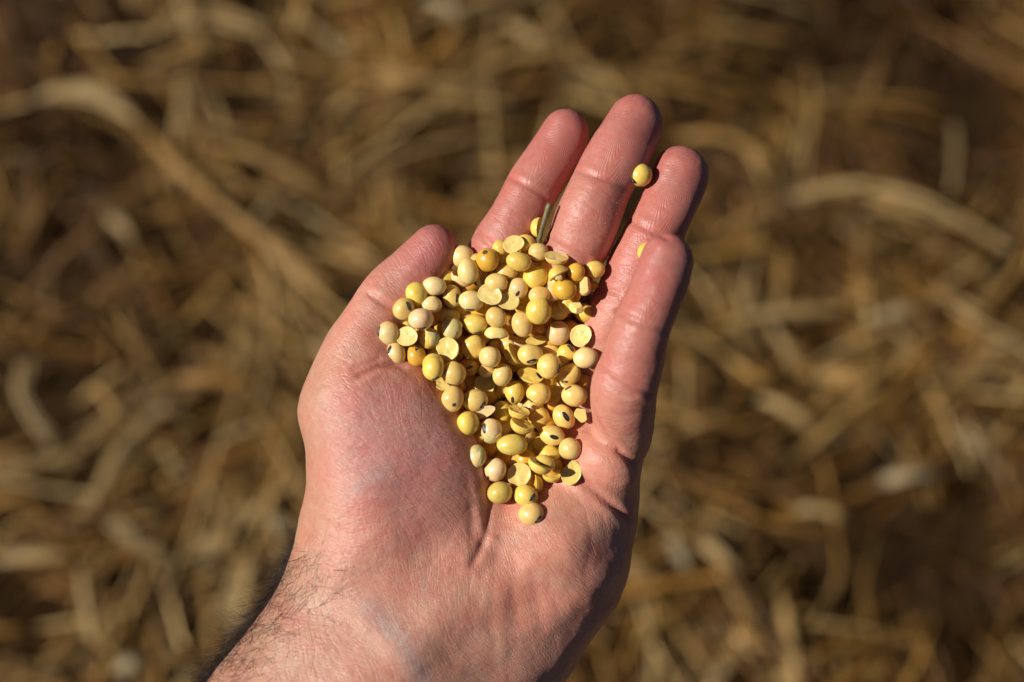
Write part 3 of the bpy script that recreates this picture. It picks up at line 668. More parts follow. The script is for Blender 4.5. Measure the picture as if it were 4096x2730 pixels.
# kind, tile, x, y, a, b, angle, colour, layer, label, extras
BEANS = [
 # --- deep and half hidden first
 (B, 'A', 1230, 1190, 110, 100, 0, 'tan', 3, 'sliver of tan soybean deep in the gap above the dark tipped cream bean', {}),
 (B, 'A', 1265, 670, 150, 135, -10, 'yel', 2, 'yellow soybean half in shade behind the round pale split face under the forefinger', {}),
 (B, 'A', 870, 745, 128, 138, 80, 'yel', 2, 'yellow soybean peeping out beside the round pale split face at the forefinger base', {}),
 (B, 'A', 960, 1140, 180, 160, 0, 'tan', 2, 'tan soybean tucked under the smooth yellow oval bean near the forefinger base', {}),
 (B, 'A', 75, 1310, 112, 100, 0, 'yel', 2, 'yellow soybean showing only its top beside the split husk near the thumb tip', {}),
 (B, 'B', 850, 1085, 128, 135, 0, 'gold', 2, 'gold soybean mostly covered by the big golden round bean below the ring finger', {}),
 (B, 'B', 1115, 950, 75, 125, 85, 'oran', 2, 'orange soybean wedged behind the pale angular chunk beside the ring finger', {}),
 (B, 'B', 740, 1385, 92, 90, 0, 'oran', 3, 'orange soybean glimpsed below the half shaded yellow bean near the ring finger', {}),
 (B, 'D', 1205, 580, 125, 115, 0, 'yel', 2, 'yellow soybean in shade under the notched flat half in the upper middle', {}),
 (B, 'C', 975, 805, 80, 110, 80, 'pink', 2, 'pinkish soybean mostly hidden behind the speckled cream bean', {}),
 (B, 'C', 575, 880, 92, 88, 0, 'yel', 2, 'yellow soybean showing a thin cap above the pale half face near the thumb fold', {}),
 (B, 'C', 985, 1290, 85, 95, 0, 'yel', 2, 'yellow soybean poking out at the ragged end of the big flat half', {}),
 (B, 'C', 1330, 1350, 125, 120, 0, 'oran', 3, 'orange soybean in shadow underneath the big flat ragged half', {}),
 (B, 'D', 345, 750, 108, 98, 20, 'cream', 2, 'cream soybean peeping out behind the yellow bean with a black scar below', {}),
 (B, 'D', 615, 655, 78, 80, 0, 'yel', 2, 'yellow soybean sliver below the two overlapping flat halves', {}),
 (B, 'D', 990, 960, 125, 118, 0, 'tan', 3, 'shaded tan soybean beside the wrinkled oval bean and the broken husk', {}),
 (B, 'D', 1480, 930, 118, 112, 0, 'oran', 3, 'dark orange soybean deep in shadow right beside the wrinkled oval bean', {}),
 (B, 'E', 840, 465, 95, 100, 0, 'oran', 2, 'orange tan soybean behind the round cream bean by the ring finger base', {}),
 (B, 'E', 1075, 1340, 95, 100, 0, 'oran', 2, 'dark orange soybean in the shadow between the heap and the little finger', {}),
 (B, 'E', 170, 1175, 158, 105, 5, 'tan', 2, 'tan soybean squeezed between the black scarred bean and the half with peeling skin', {}),
 (Hf, 'I', 545, 555, 125, 62, -12, 'yel', 2, 'dark yellow split half under the two stacked wedge halves', {'n': (0.1, -0.5, 0.8)}),
 (B, 'F', 870, 595, 142, 138, 0, 'gold', 2, 'golden soybean in shade behind the rough wet looking half face', {}),
 (B, 'F', 1310, 730, 115, 128, 0, 'yel', 2, 'shaded yellow soybean with one small lit patch in the middle of the heap', {}),
 (Hf, 'H', 840, 330, 150, 125, -55, 'tan', 2, 'shaded tan split half between the peeling bean and the mottled greenish bean', {'n': (-0.3, 0.1, 0.9)}),
 (B, 'E', 400, 520, 120, 110, 0, 'oran', 3, 'orange soybean in the dark pit above the yellow wedge half', {}),
 (B, 'G', 730, 960, 95, 90, 0, 'oran', 3, 'orange soybean in the dark pit under the hollow half', {}),
 (B, 'F', 1440, 1280, 100, 100, 0, 'oran', 3, 'shaded orange soybean behind the tan bean with peeled skin and black scar', {}),
 (B, 'G', 250, 920, 90, 80, 0, 'tan', 3, 'dim tan soybean below the oval yellow bean with a grey scar', {}),
 # --- middle
 (B, 'A', 255, 900, 195, 182, 0, 'cream', 1, 'cream round soybean touching the thumb tip', {}),
 (Sh, 'A', 270, 1215, 150, 190, 60, 'cream', 1, 'split cream husk cupped under the pale bean below the thumb tip', {'pole': (-0.35, -0.75, -0.35), 'th': 100, 'z': -1.0}),
 (Sh, 'A', 570, 1225, 155, 150, 20, 'buff', 1, 'empty broken seed coat with a grey scar on its rim, opening dark inside', {'pole': (-0.75, -0.15, -0.35), 'th': 105, 'hil': (462, 1290, 85, 170)}),
 (B, 'A', 805, 1310, 190, 158, -8, 'tan', 1, 'tan yellow soybean behind the large chipped flat half', {}),
 (Hf, 'A', 1430, 430, 95, 170, 15, 'lemon', 1, 'yellow split half standing on edge against the dry twig', {'w': 1, 'n': (0.85, -0.1, 0.3)}),
 (B, 'B', 245, 820, 185, 178, 30, 'yel', 1, 'large yellow soybean under the black speckled fragment', {}),
 (B, 'B', 870, 745, 150, 152, 0, 'gold', 1, 'golden soybean with a creased side and small dark scar behind the wedge', {'hil': (705, 790, 80, 75)}),
 (B, 'B', 1175, 700, 140, 162, 80, 'lemon', 1, 'pale yellow soybean leaning on the ring finger, half shaded', {}),
 (B, 'B', 520, 1060, 140, 150, 80, 'pink', 1, 'pale soybean with a grey scar under the small flake and the golden bean', {'hil': (412, 985, 80, 75)}),
 (B, 'B', 305, 1110, 175, 140, 5, 'tan', 1, 'tan soybean showing its upper half behind the large yellow bean with a shiny scar', {}),
 (B, 'B', 615, 1340, 156, 160, 0, 'yel', 1, 'yellow soybean split evenly by light and shade below the golden round bean', {}),
 (B, 'C', 730, 380, 165, 190, 15, 'lemon', 1, 'bright yellow soybean lying against the thumb', {}),
 (B, 'C', 970, 545, 176, 135, -5, 'cream', 1, 'small cream yellow soybean under the smooth cream oval near the thumb', {}),
 (B, 'C', 1220, 720, 182, 142, -8, 'pink', 1, 'pale pinkish soybean with a shaded side and a thin scar along its top', {'hil': (1240, 585, -4, 150)}),
 (B, 'C', 720, 1345, 156, 178, 15, 'gold', 1, 'brownish gold soybean with a shiny black scar on top near the thumb fold', {'hil': (742, 1222, 70, 110)}),
 (B, 'D', 820, 1185, 146, 95, 0, 'yel', 1, 'yellow soybean under the broken seed coat dome', {}),
 (B, 'D', 1150, 1165, 157, 128, -10, 'pink', 1, 'pale pinkish soybean behind the tan bean with the wide black scar', {'hil': (1280, 1155, -70, 60)}),
 (Hf, 'D', 1430, 1115, 168, 78, 18, 'lemon', 1, 'yellow wedge shaped half with its cut face up, between wrinkled and round cream beans', {'n': (0.15, 0.45, 0.88)}),
 (B, 'E', 815, 900, 132, 145, 75, 'yel', 1, 'yellow soybean with a long black scar under the pale rimmed half', {'hil': (880, 830, -55, 170)}),
 (B, 'E', 545, 880, 158, 135, -20, 'tan', 1, 'tan soybean half in shade behind the black scarred bean', {}),
 (Hf, 'G', 395, 425, 208, 118, -14, 'yel', 1, 'yellow half with peeling white skin and a black scar at its end', {'n': (0.1, 0.6, 0.75), 'hil': (540, 402, -42, 145)}),
 (Hf, 'G', 745, 675, 150, 200, 12, 'buff', 1, 'hollow half with a pale rim standing behind the dull tan bean', {'n': (-0.35, 0.15, 0.9), 'dish': 0.5}),
 (B, 'F', 845, 345, 158, 140, -15, 'gold', 1, 'golden soybean with a glossy black scar in the shade of the tan bean', {'hil': (865, 352, 20, 115)}),
 (Hf, 'F', 410, 640, 138, 92, -20, 'pale', 1, 'pale beige half with its cut face up, at the edge of the thumb ball', {'w': 1, 'n': (0.1, 0.65, 0.75)}),
 (Hf, 'F', 1090, 645, 165, 168, 0, 'flesh', 1, 'round pale half with a rough glistening cut face', {'n': (-0.1, 0.25, 0.95)}),
 (B, 'F', 1115, 405, 126, 108, 0, 'cream', 1, 'cream yellow soybean tucked below the round pinkish bean', {}),
 (B, 'F', 1020, 1450, 98, 88, 0, 'yel', 1, 'small yellow soybean under the tan bean with peeled skin', {}),
 (B, 'F', 1370, 1060, 152, 192, 10, 'yel', 1, 'plain yellow oval soybean next to the greyish half moon sliver', {}),
 (B, 'H', 1085, 512, 116, 108, 0, 'pink', 1, 'small pinkish soybean between the mottled greenish bean and a flat round half', {}),
 (Hf, 'H', 1450, 870, 92, 155, 14, 'gold', 1, 'golden half lying on edge behind the second lowest scarred bean', {'w': 1, 'n': (-0.85, 0.1, 0.25)}),
 (Hf, 'I', 470, 812, 118, 185, -20, 'flesh', 1, 'pale wedge half with a ridge down its face, beside the mottled greenish bean', {'n': (-0.2, 0.2, 0.9), 'ridge': 1}),
 (B, 'I', 772, 868, 172, 152, -10, 'yel', 1, 'yellow half round soybean behind the split pair', {}),
 (Hf, 'I', 800, 1212, 152, 92, 14, 'yel', 1, 'yellow half lying flat below the split pair near the palm crease', {'w': 1, 'n': (0.1, 0.8, 0.5)}),
 # --- top
 (B, 'A', 360, 1130, 172, 205, 8, 'cream', 0, 'cream oval soybean sitting in a split husk below the thumb tip', {}),
 (B, 'A', 668, 940, 188, 182, -40, 'gold', 0, 'golden soybean with a small brown spot near the thumb tip', {'spot': (630, 828, 90)}),
 (Hf, 'A', 1080, 710, 166, 150, 15, 'pale', 0, 'round pale split face topmost under the forefinger', {'n': (-0.05, 0.15, 0.98), 'rag': 0.05}),
 (B, 'A', 1165, 965, 195, 154, -12, 'yel', 0, 'smooth yellow oval soybean lying crosswise near the forefinger base', {}),
 (B, 'B', 288, 430, 152, 150, 0, 'tan', 0, 'tan soybean with a chipped side at the foot of the twig', {}),
 (Hf, 'B', 570, 540, 186, 100, -8, 'flesh', 0, 'boat shaped half with its cut face up by the middle finger base', {'w': 1, 'n': (0.1, 0.8, 0.5)}),
 (Hf, 'B', 580, 738, 172, 112, 30, 'lemon', 0, 'lemon wedge half covering the creased golden bean', {'w': 1, 'n': (0.45, -0.8, 0.15)}),
 (Ck, 'B', 1015, 965, 122, 150, -10, 'pale', 0, 'pale angular broken chunk beside the ring finger', {'clip': [((-0.2, 0.3, 0.93), 0.45), ((0.9, 0.2, 0.35), 0.55), ((-0.8, 0.5, 0.3), 0.6)]}),
 (B, 'B', 705, 1015, 190, 165, -8, 'gold', 0, 'big golden round soybean with a glossy highlight below the ring finger', {}),
 (Ck, 'B', 890, 1290, 128, 105, -15, 'pale', 0, 'yellowish angular crumb at the ring finger base', {'clip': [((0, 0.55, 0.83), 0.4), ((0.5, -0.3, 0.8), 0.6), ((-0.7, -0.2, 0.7), 0.6), ((0.9, 0.4, 0.1), 0.7)]}),
 (B, 'B', 300, 1335, 190, 212, -10, 'yel', 0, 'large yellow soybean with a thin shiny scar along its edge', {'hil': (452, 1230, -62, 150)}),
 (B, 'C', 285, 995, 172, 195, 8, 'pink', 0, 'pinkish soybean with a grey scar on its outer side, at the thumb fold', {'hil': (137, 960, 84, 180)}),
 (B, 'C', 525, 615, 170, 182, 10, 'tan', 0, 'tan yellow soybean with a long black scar facing the bright yellow bean', {'hil': (625, 565, -60, 190)}),
 (B, 'C', 1000, 258, 190, 150, 0, 'cream', 0, 'smooth cream oval soybean with one tiny dot, against the thumb', {}),
 (B, 'C', 1290, 425, 152, 188, 5, 'tan', 0, 'tan pear shaped soybean with an upright black scar', {'hil': (1378, 450, 86, 170)}),
 (B, 'C', 800, 780, 196, 174, 0, 'pink', 0, 'speckled cream soybean with a grey scar along its lower edge', {'hil': (812, 935, 12, 165)}),
 (Hf, 'C', 583, 1052, 172, 160, 0, 'pale', 0, 'pale half with a smooth round cut face near the thumb fold', {'n': (-0.15, 0.15, 0.97)}),
 (B, 'C', 405, 1322, 162, 192, 8, 'pink', 0, 'pinkish tan soybean with an upright glossy scar, lowest by the thumb fold', {'hil': (312, 1230, 70, 170)}),
 (B, 'C', 922, 1095, 152, 175, -35, 'yel', 0, 'yellow soybean with a cracked flap of skin', {'flap': ((0.75, 0.5, 0.45), 62)}),
 (B, 'C', 1290, 930, 160, 165, 0, 'buff', 0, 'pale yellow soybean with skin torn open along one side', {'flap': ((-0.2, 0.45, 0.8), 78)}),
 (Hf, 'C', 1210, 1250, 202, 182, -10, 'flesh', 0, 'big flat half with a ragged end, face to the sky', {'n': (-0.1, 0.1, 0.98), 'rag': 0.09}),
 (B, 'C', 995, 1480, 176, 182, 0, 'yel', 0, 'yellow soybean with a dark scar underneath, touching the top of the thumb ball', {'hil': (1035, 1650, 25, 130)}),
 (B, 'D', 405, 482, 197, 164, -5, 'cream', 0, 'cream oval soybean with dark smudges along its lower edge', {'hil': (400, 630, 0, 150)}),
 (Hf, 'D', 708, 402, 200, 172, -18, 'flesh', 0, 'large chipped flat half topmost near the middle of the heap', {'n': (-0.12, 0.2, 0.96), 'rag': 0.05}),
 (B, 'D', 1145, 290, 160, 175, 5, 'pink', 0, 'pinkish cream soybean with a dark scar at its lower tip', {'hil': (1135, 385, 62, 110)}),
 (Hf, 'D', 985, 512, 190, 142, -5, 'flesh', 0, 'smaller notched flat half overlapping the large chipped one', {'n': (0.05, 0.35, 0.93), 'rag': 0.05}),
 (B, 'D', 805, 740, 180, 160, -45, 'tan', 0, 'smooth tan yellow soybean directly below the two flat halves', {}),
 (B, 'D', 475, 850, 190, 160, -5, 'yel', 0, 'yellow soybean with a black scar underneath, beside the torn bean', {'hil': (515, 990, 0, 140)}),
 (B, 'D', 1213, 850, 165, 205, 15, 'tan', 0, 'wrinkled tan oval soybean in the middle of the heap', {}),
 (B, 'D', 440, 1207, 202, 190, -10, 'yel', 0, 'large plain yellow soybean beside the big flat ragged half', {}),
 (Sh, 'D', 805, 1020, 190, 140, -5, 'cream', 0, 'broken cream seed coat dome with a jagged hole', {'pole': (0.0, 0.75, 0.55), 'th': 82}),
 (B, 'D', 705, 1360, 178, 176, 0, 'pink', 0, 'round pale pinkish soybean in the centre of the heap', {}),
 (Hf, 'D', 1035, 1345, 110, 180, 35, 'lemon', 0, 'yellow wedge half standing beside the tan bean with the wide black scar', {'w': 1, 'n': (0.75, 0.45, 0.35)}),
 (B, 'D', 1335, 1330, 195, 166, 5, 'tan', 0, 'tan soybean with a wide black scar facing the wrist', {'hil': (1358, 1437, 8, 200)}),
 (B, 'E', 684, 597, 184, 192, 0, 'cream', 0, 'round cream soybean without marks near the ring finger base', {}),
 (Hf, 'E', 1040, 645, 165, 184, -15, 'pale', 0, 'pale half with a raised rim and white crumb, against the ring finger', {'n': (-0.15, 0.1, 0.97), 'dish': 0.12}),
 (B, 'E', 1113, 990, 215, 178, 8, 'cream', 0, 'large brown speckled soybean touching the little finger', {}),
 (B, 'E', 530, 1120, 190, 202, 0, 'tan', 0, 'tan soybean with a black scar on the side facing the little finger', {'hil': (692, 1160, 70, 190)}),
 (B, 'E', 855, 1250, 195, 165, 38, 'tan', 0, 'tan lopsided soybean with a brown grey scar at its lower tip', {'hil': (775, 1362, 15, 115)}),
 (B, 'G', 520, 688, 197, 175, -5, 'tan', 0, 'dull tan soybean with a grey brown scar at its lower corner', {'hil': (388, 800, -25, 115)}),
 (B, 'G', 1090, 720, 196, 186, -10, 'tan', 0, 'yellow tan soybean with a slanting grey scar on top, by the little finger', {'hil': (982, 597, 28, 128)}),
 (B, 'G', 150, 665, 156, 192, -5, 'yel', 0, 'oval yellow soybean with an upright grey striped scar', {'hil': (118, 788, 84, 130)}),
 (B, 'G', 925, 1055, 165, 202, 20, 'tan', 0, 'tan soybean with a long slanting grey scar in the middle of its face', {'hil': (950, 1040, -57, 190)}),
 (Ck, 'G', 1195, 1022, 112, 125, 0, 'pale', 0, 'pale flat broken corner piece next to the little finger fold', {'clip': [((0.05, 0.1, 0.99), 0.2), ((0.95, 0.2, 0.1), 0.7), ((0.1, 0.97, 0.1), 0.75), ((-0.6, -0.75, 0.1), 0.75)]}),
 (B, 'G', 525, 1055, 176, 180, 0, 'yel', 0, 'plain yellow tan soybean beside the stacked wedge halves', {}),
 (Hf, 'G', 205, 1000, 170, 105, -22, 'lemon', 0, 'upper of two stacked yellow wedge halves', {'w': 1, 'n': (0.25, 0.85, 0.4)}),
 (Hf, 'G', 245, 1212, 205, 110, -28, 'lemon', 0, 'lower of two stacked yellow wedge halves, with tan skin on its back', {'w': 1, 'n': (0.35, 0.85, 0.3)}),
 (B, 'G', 730, 1335, 202, 164, -15, 'tan', 0, 'tan soybean with a grey scar lying level in the middle of its face', {'hil': (775, 1365, -18, 165)}),
 (B, 'I', 1100, 775, 178, 174, 0, 'tan', 0, 'plain round tan soybean casting its shadow on the bare palm', {}),
 (B, 'F', 290, 365, 176, 186, 0, 'yel', 0, 'yellow soybean with a black scar underneath, at the rim of the thumb ball', {'hil': (328, 520, 28, 130)}),
 (B, 'F', 610, 450, 193, 189, 30, 'tan', 0, 'large tan yellow soybean with a few dark dots and a thin dark lower edge', {'hil': (570, 625, -4, 140)}),
 (B, 'F', 585, 852, 182, 212, -8, 'tan', 0, 'tan yellow soybean with a dark brown blemish, beside the thumb ball', {'spot': (625, 940, 70)}),
 (B, 'F', 935, 870, 204, 180, -15, 'tan', 0, 'smooth tan soybean with a slanting black scar above the half moon sliver', {'hil': (1072, 942, 46, 160)}),
 (B, 'F', 1370, 465, 156, 182, -15, 'cream', 0, 'cream yellow oval soybean between the pinkish bean and the glistening half', {}),
 (Hf, 'F', 1085, 1060, 200, 88, 30, 'buff', 0, 'greyish translucent half moon sliver', {'n': (-0.2, -0.35, 0.9), 'thin': 0.4}),
 (B, 'F', 832, 1230, 186, 187, 0, 'yel', 0, 'yellow tan soybean with a dark lower corner beside the thumb ball shadow', {'hil': (700, 1365, -40, 110)}),
 (B, 'F', 1195, 1345, 176, 192, 5, 'pink', 0, 'tan soybean with an upright black scar and skin peeling off below', {'hil': (1082, 1300, -76, 190), 'flap': ((0.2, -0.85, 0.3), 48)}),
 (B, 'H', 1050, 236, 222, 166, -5, 'green', 0, 'mottled greenish yellow soybean lying crosswise', {}),
 (B, 'H', 490, 420, 142, 172, -5, 'cream', 0, 'cream soybean with its skin peeled back in two pointed flaps', {'flap': ((0.8, 0.45, 0.05), 78), 'flap2': ((-0.45, 0.85, -0.1), 62), 'up': 5.0}),
 (B, 'H', 795, 630, 176, 190, -25, 'pink', 0, 'pinkish soybean with a small round grey tip scar', {'hil': (675, 750, 60, 82), 'up': 1.8}),
 (B, 'H', 862, 990, 187, 176, 0, 'green', 0, 'plain greenish yellow round soybean beside the thumb ball low in the heap', {}),
 (Hf, 'H', 1170, 705, 202, 182, 10, 'flesh', 0, 'flat round half face up near the lower tip of the heap', {'n': (-0.05, 0.1, 0.98), 'rag': 0.03}),
 (B, 'H', 1260, 1032, 184, 166, -10, 'yel', 0, 'yellow soybean with a slanting black scar, second from the heel of the hand', {'hil': (1368, 1046, 42, 155)}),
 (B, 'H', 1355, 1320, 200, 180, 5, 'tan', 0, 'lowest tan soybean with a black scar, alone at the heel of the hand', {'hil': (1458, 1392, 45, 160)}),
 (Hf, 'I', 728, 965, 180, 92, -35, 'lemon', 0, 'back half of the split pair near the lower tip', {'w': 1, 'n': (-0.45, -0.75, 0.12)}),
 (Hf, 'I', 610, 1062, 206, 98, -28, 'lemon', 0, 'front half of the split pair, with glossy white skin along its edge', {'w': 1, 'n': (0.42, 0.82, 0.2)}),
 (Hf, 'I', 1115, 1142, 162, 206, -8, 'flesh', 0, 'flat half with a bitten edge lying on the bare palm', {'n': (-0.05, 0.05, 1.0), 'rag': 0.1}),
]
rb = np.random.default_rng(5)

# height of the skin, seen from the eye, to lay things on
GS = 6; HM = np.full((2800 // GS, 4096 // GS), -99.0)
fv = HN[:, 2] > -0.1
ix = (HP2[fv, 0] / GS).astype(int); iy = (HP2[fv, 1] / GS).astype(int); ok = (ix >= 0) & (iy >= 0) & (ix < HM.shape[1]) & (iy < HM.shape[0])
np.maximum.at(HM, (iy[ok], ix[ok]), HV[fv, 2][ok])
for _ in range(2):
    p = np.pad(HM, 1, constant_values=-99); nb = np.max([p[1 + i:p.shape[0] - 1 + i, 1 + j:p.shape[1] - 1 + j] for i in (-1, 0, 1) for j in (-1, 0, 1)], 0)
    HM = np.where(HM < -90, nb, HM)
def skin_z(px, py):
    return HM[int(np.clip(py / GS, 0, HM.shape[0] - 1)), int(np.clip(px / GS, 0, HM.shape[1] - 1))]

def base_sphere(sub):
    import bmesh
    bm = bmesh.new(); bmesh.ops.create_icosphere(bm, subdivisions=sub, radius=1)
    V = np.array([v.co[:] for v in bm.verts]); F = np.array([[v.index for v in f.verts] for f in bm.faces]); bm.free(); return V, F
SPH, SPHF = base_sphere(4)

def lowfreq(V, r, amp):
    s = np.ones(len(V))
    for _ in range(5):
        k = r.normal(0, 1, 3) * 1.4; s += amp * np.sin(V @ k + r.uniform(0, 6.283)) / 2
    return s

def bean_mesh(r, a, b, c):
    V = SPH * np.array([a, b, c]); return V * lowfreq(SPH, r, 0.048)[:, None], SPHF

def chunk_mesh(r, a, b, c, clips):
    V = SPH.copy()
    for n, d in clips:
        n = np.array(n) / np.linalg.norm(n); q = V @ n; V = V + n[None] * np.minimum(d - q, 0)[:, None] * 0.98
    return V * np.array([a, b, c]), SPHF

def half_mesh(r, a, b, depth, rag, dish, ridge):
    """cut face up (+z), dome below"""
    M = 44; th = np.arange(M) * 2 * math.pi / M
    jag = np.ones(M)
    if rag:
        c0 = r.uniform(0, 6.283); wdt = 0.7; e = np.exp(-((((th - c0 + math.pi) % (2 * math.pi)) - math.pi) / wdt) ** 2)
        jag -= e * (rag * 2.0 + r.uniform(0, rag * 1.6, M)); jag -= r.uniform(0, rag * 0.25, M)
    jag *= 1 + 0.03 * np.sin(2 * th + r.uniform(0, 6)) + 0.02 * np.sin(3 * th + r.uniform(0, 6))
    rings = [(0.0, 0.0)]; prof = []
    for q in (0.25, 0.5, 0.72, 0.88): prof.append((q, -dish * (1 - q * q) - 0.015))
    prof += [(0.95, -0.0), (0.985, -0.012), (1.0, -0.06)]
    for q in (20, 35, 50, 63, 75, 84): prof.append((math.cos(math.radians(q)) ** 0.8, -math.sin(math.radians(q)) * 1.0))
    uneven = r.uniform(0, 6.283); V = [(0, 0, -dish - 0.015)]
    for i, (q, z) in enumerate(prof):
        jj = jag if i >= 2 else 1 + (jag - 1) * q
        zz = z + (r.normal(0, 0.012, M) + 0.03 * np.sin(th * 2 + uneven + 3 * q) + 0.025 * np.sin(th * 3 - uneven - 5 * q) if i < 5 else 0)
        if ridge and i < 5: zz = zz + 0.10 * np.exp(-(np.cos(th) * q / 0.16) ** 2)
        V += list(np.stack([np.cos(th) * q * jj, np.sin(th) * q * jj, (zz + 0 * th)], 1))
    V.append((0, 0, -1.0)); V = np.array(V); P = len(prof)
    scale = np.array([a, b, 1.0]); Z = V[:, 2]
    V = V * scale; V[:, 2] = np.where(Z < -0.055, Z * depth, Z * min(a, b) * 0.9)
    F3 = [(0, 1 + j, 1 + (j + 1) % M) for j in range(M)]; F4 = []
    for i in range(P - 1):
        o0, o1 = 1 + i * M, 1 + (i + 1) * M
        F4 += [(o0 + j, o1 + j, o1 + (j + 1) % M, o0 + (j + 1) % M) for j in range(M)]
    o0 = 1 + (P - 1) * M; F3 += [(o0 + (j + 1) % M, o0 + j, len(V) - 1) for j in range(M)]
    V[:, 2] += depth * 0.45
    return V, F4, F3

def rot_to(n):
    """columns x,y,z with z = n and x close to the original x"""
    z = np.array(n, float); z /= np.linalg.norm(z); x = np.array([1.0, 0, 0]) - z * z[0]
    if np.linalg.norm(x) < 0.2: x = np.array([0, 1.0, 0]) - z * z[1]
    x /= np.linalg.norm(x); y = np.cross(z, x); return np.stack([x, y, z], 1)

def rot_w(n, along_x):
    z = np.array(n, float); z /= np.linalg.norm(z); x = np.array([1.0, 0, 0]) if along_x else np.array([0, 1.0, 0]); x -= z * (z @ x); x /= np.linalg.norm(x)
    return np.stack([x, np.cross(z, x), z], 1)

def shell_mesh(r, abc, pole, th, jag=0.10, thick=0.28):
    M, Pn = 40, 10; phi = np.arange(M) * 2 * math.pi / M
    j = 1 + jag * (np.sin(phi * 3 + r.uniform(0, 6)) * 0.6 + np.sin(phi * 7 + r.uniform(0, 6)) * 0.35) + r.uniform(-jag, jag, M) * 0.35
    Rm = rot_to(pole); out = []
    for inner in (0, 1):
        for i in range(Pn + 1):
            a = math.radians(th) * (i / Pn) * (j if i > 3 else 1 + (j - 1) * i / 4)
            a = np.maximum(a, 1e-3)
            q = np.stack([np.sin(a) * np.cos(phi), np.sin(a) * np.sin(phi), np.cos(a) + 0 * phi], 1) @ Rm.T
            p = q * abc; p = p * (1 - inner * thick / np.linalg.norm(p, axis=1, keepdims=True)); out.append(p)
    V = np.concatenate(out); F = []; o2 = (Pn + 1) * M
    for i in range(Pn):
        for k in range(M):
            a, b_, c, d = i * M + k, i * M + (k + 1) % M, (i + 1) * M + (k + 1) % M, (i + 1) * M + k
            F.append((a, d, c, b_)); F.append((o2 + a, o2 + b_, o2 + c, o2 + d))
    for k in range(M):
        a, b_ = Pn * M + k, Pn * M + (k + 1) % M; F.append((a, o2 + a, o2 + b_, b_))
    return V, F

def patch_mesh(P, N_, T, abc, L, W, lift, mode):
    """oval patch lying on the ellipsoid abc"""
    Bn = np.cross(N_, T); M = 18; V = []; col = []
    prof = [(0, lift * 0.7), (0.3, lift * 0.7), (0.55, lift * 0.9), (0.8, lift), (1.0, lift * 0.35), (1.06, -lift * 0.6)]
    for q, up in prof:
        for i in range(M):
            t = i * 2 * math.pi / M; p = P + T * math.cos(t) * q * L / 2 + Bn * math.sin(t) * q * W / 2
            e = p / math.sqrt(((p / abc) ** 2).sum()); V.append(e + N_ * up)
            if mode == 'spot': col.append((0.11, 0.04, 0.012))
            elif q <= 0.31: col.append(mode[1])
            else: col.append(mode[0])
    F4 = [(k * M + i, (k + 1) * M + i, (k + 1) * M + (i + 1) % M, k * M + (i + 1) % M) for k in range(len(prof) - 1) for i in range(M)]
    return np.array(V), F4, col

def place(px, py, z): return P3(px, py, z)

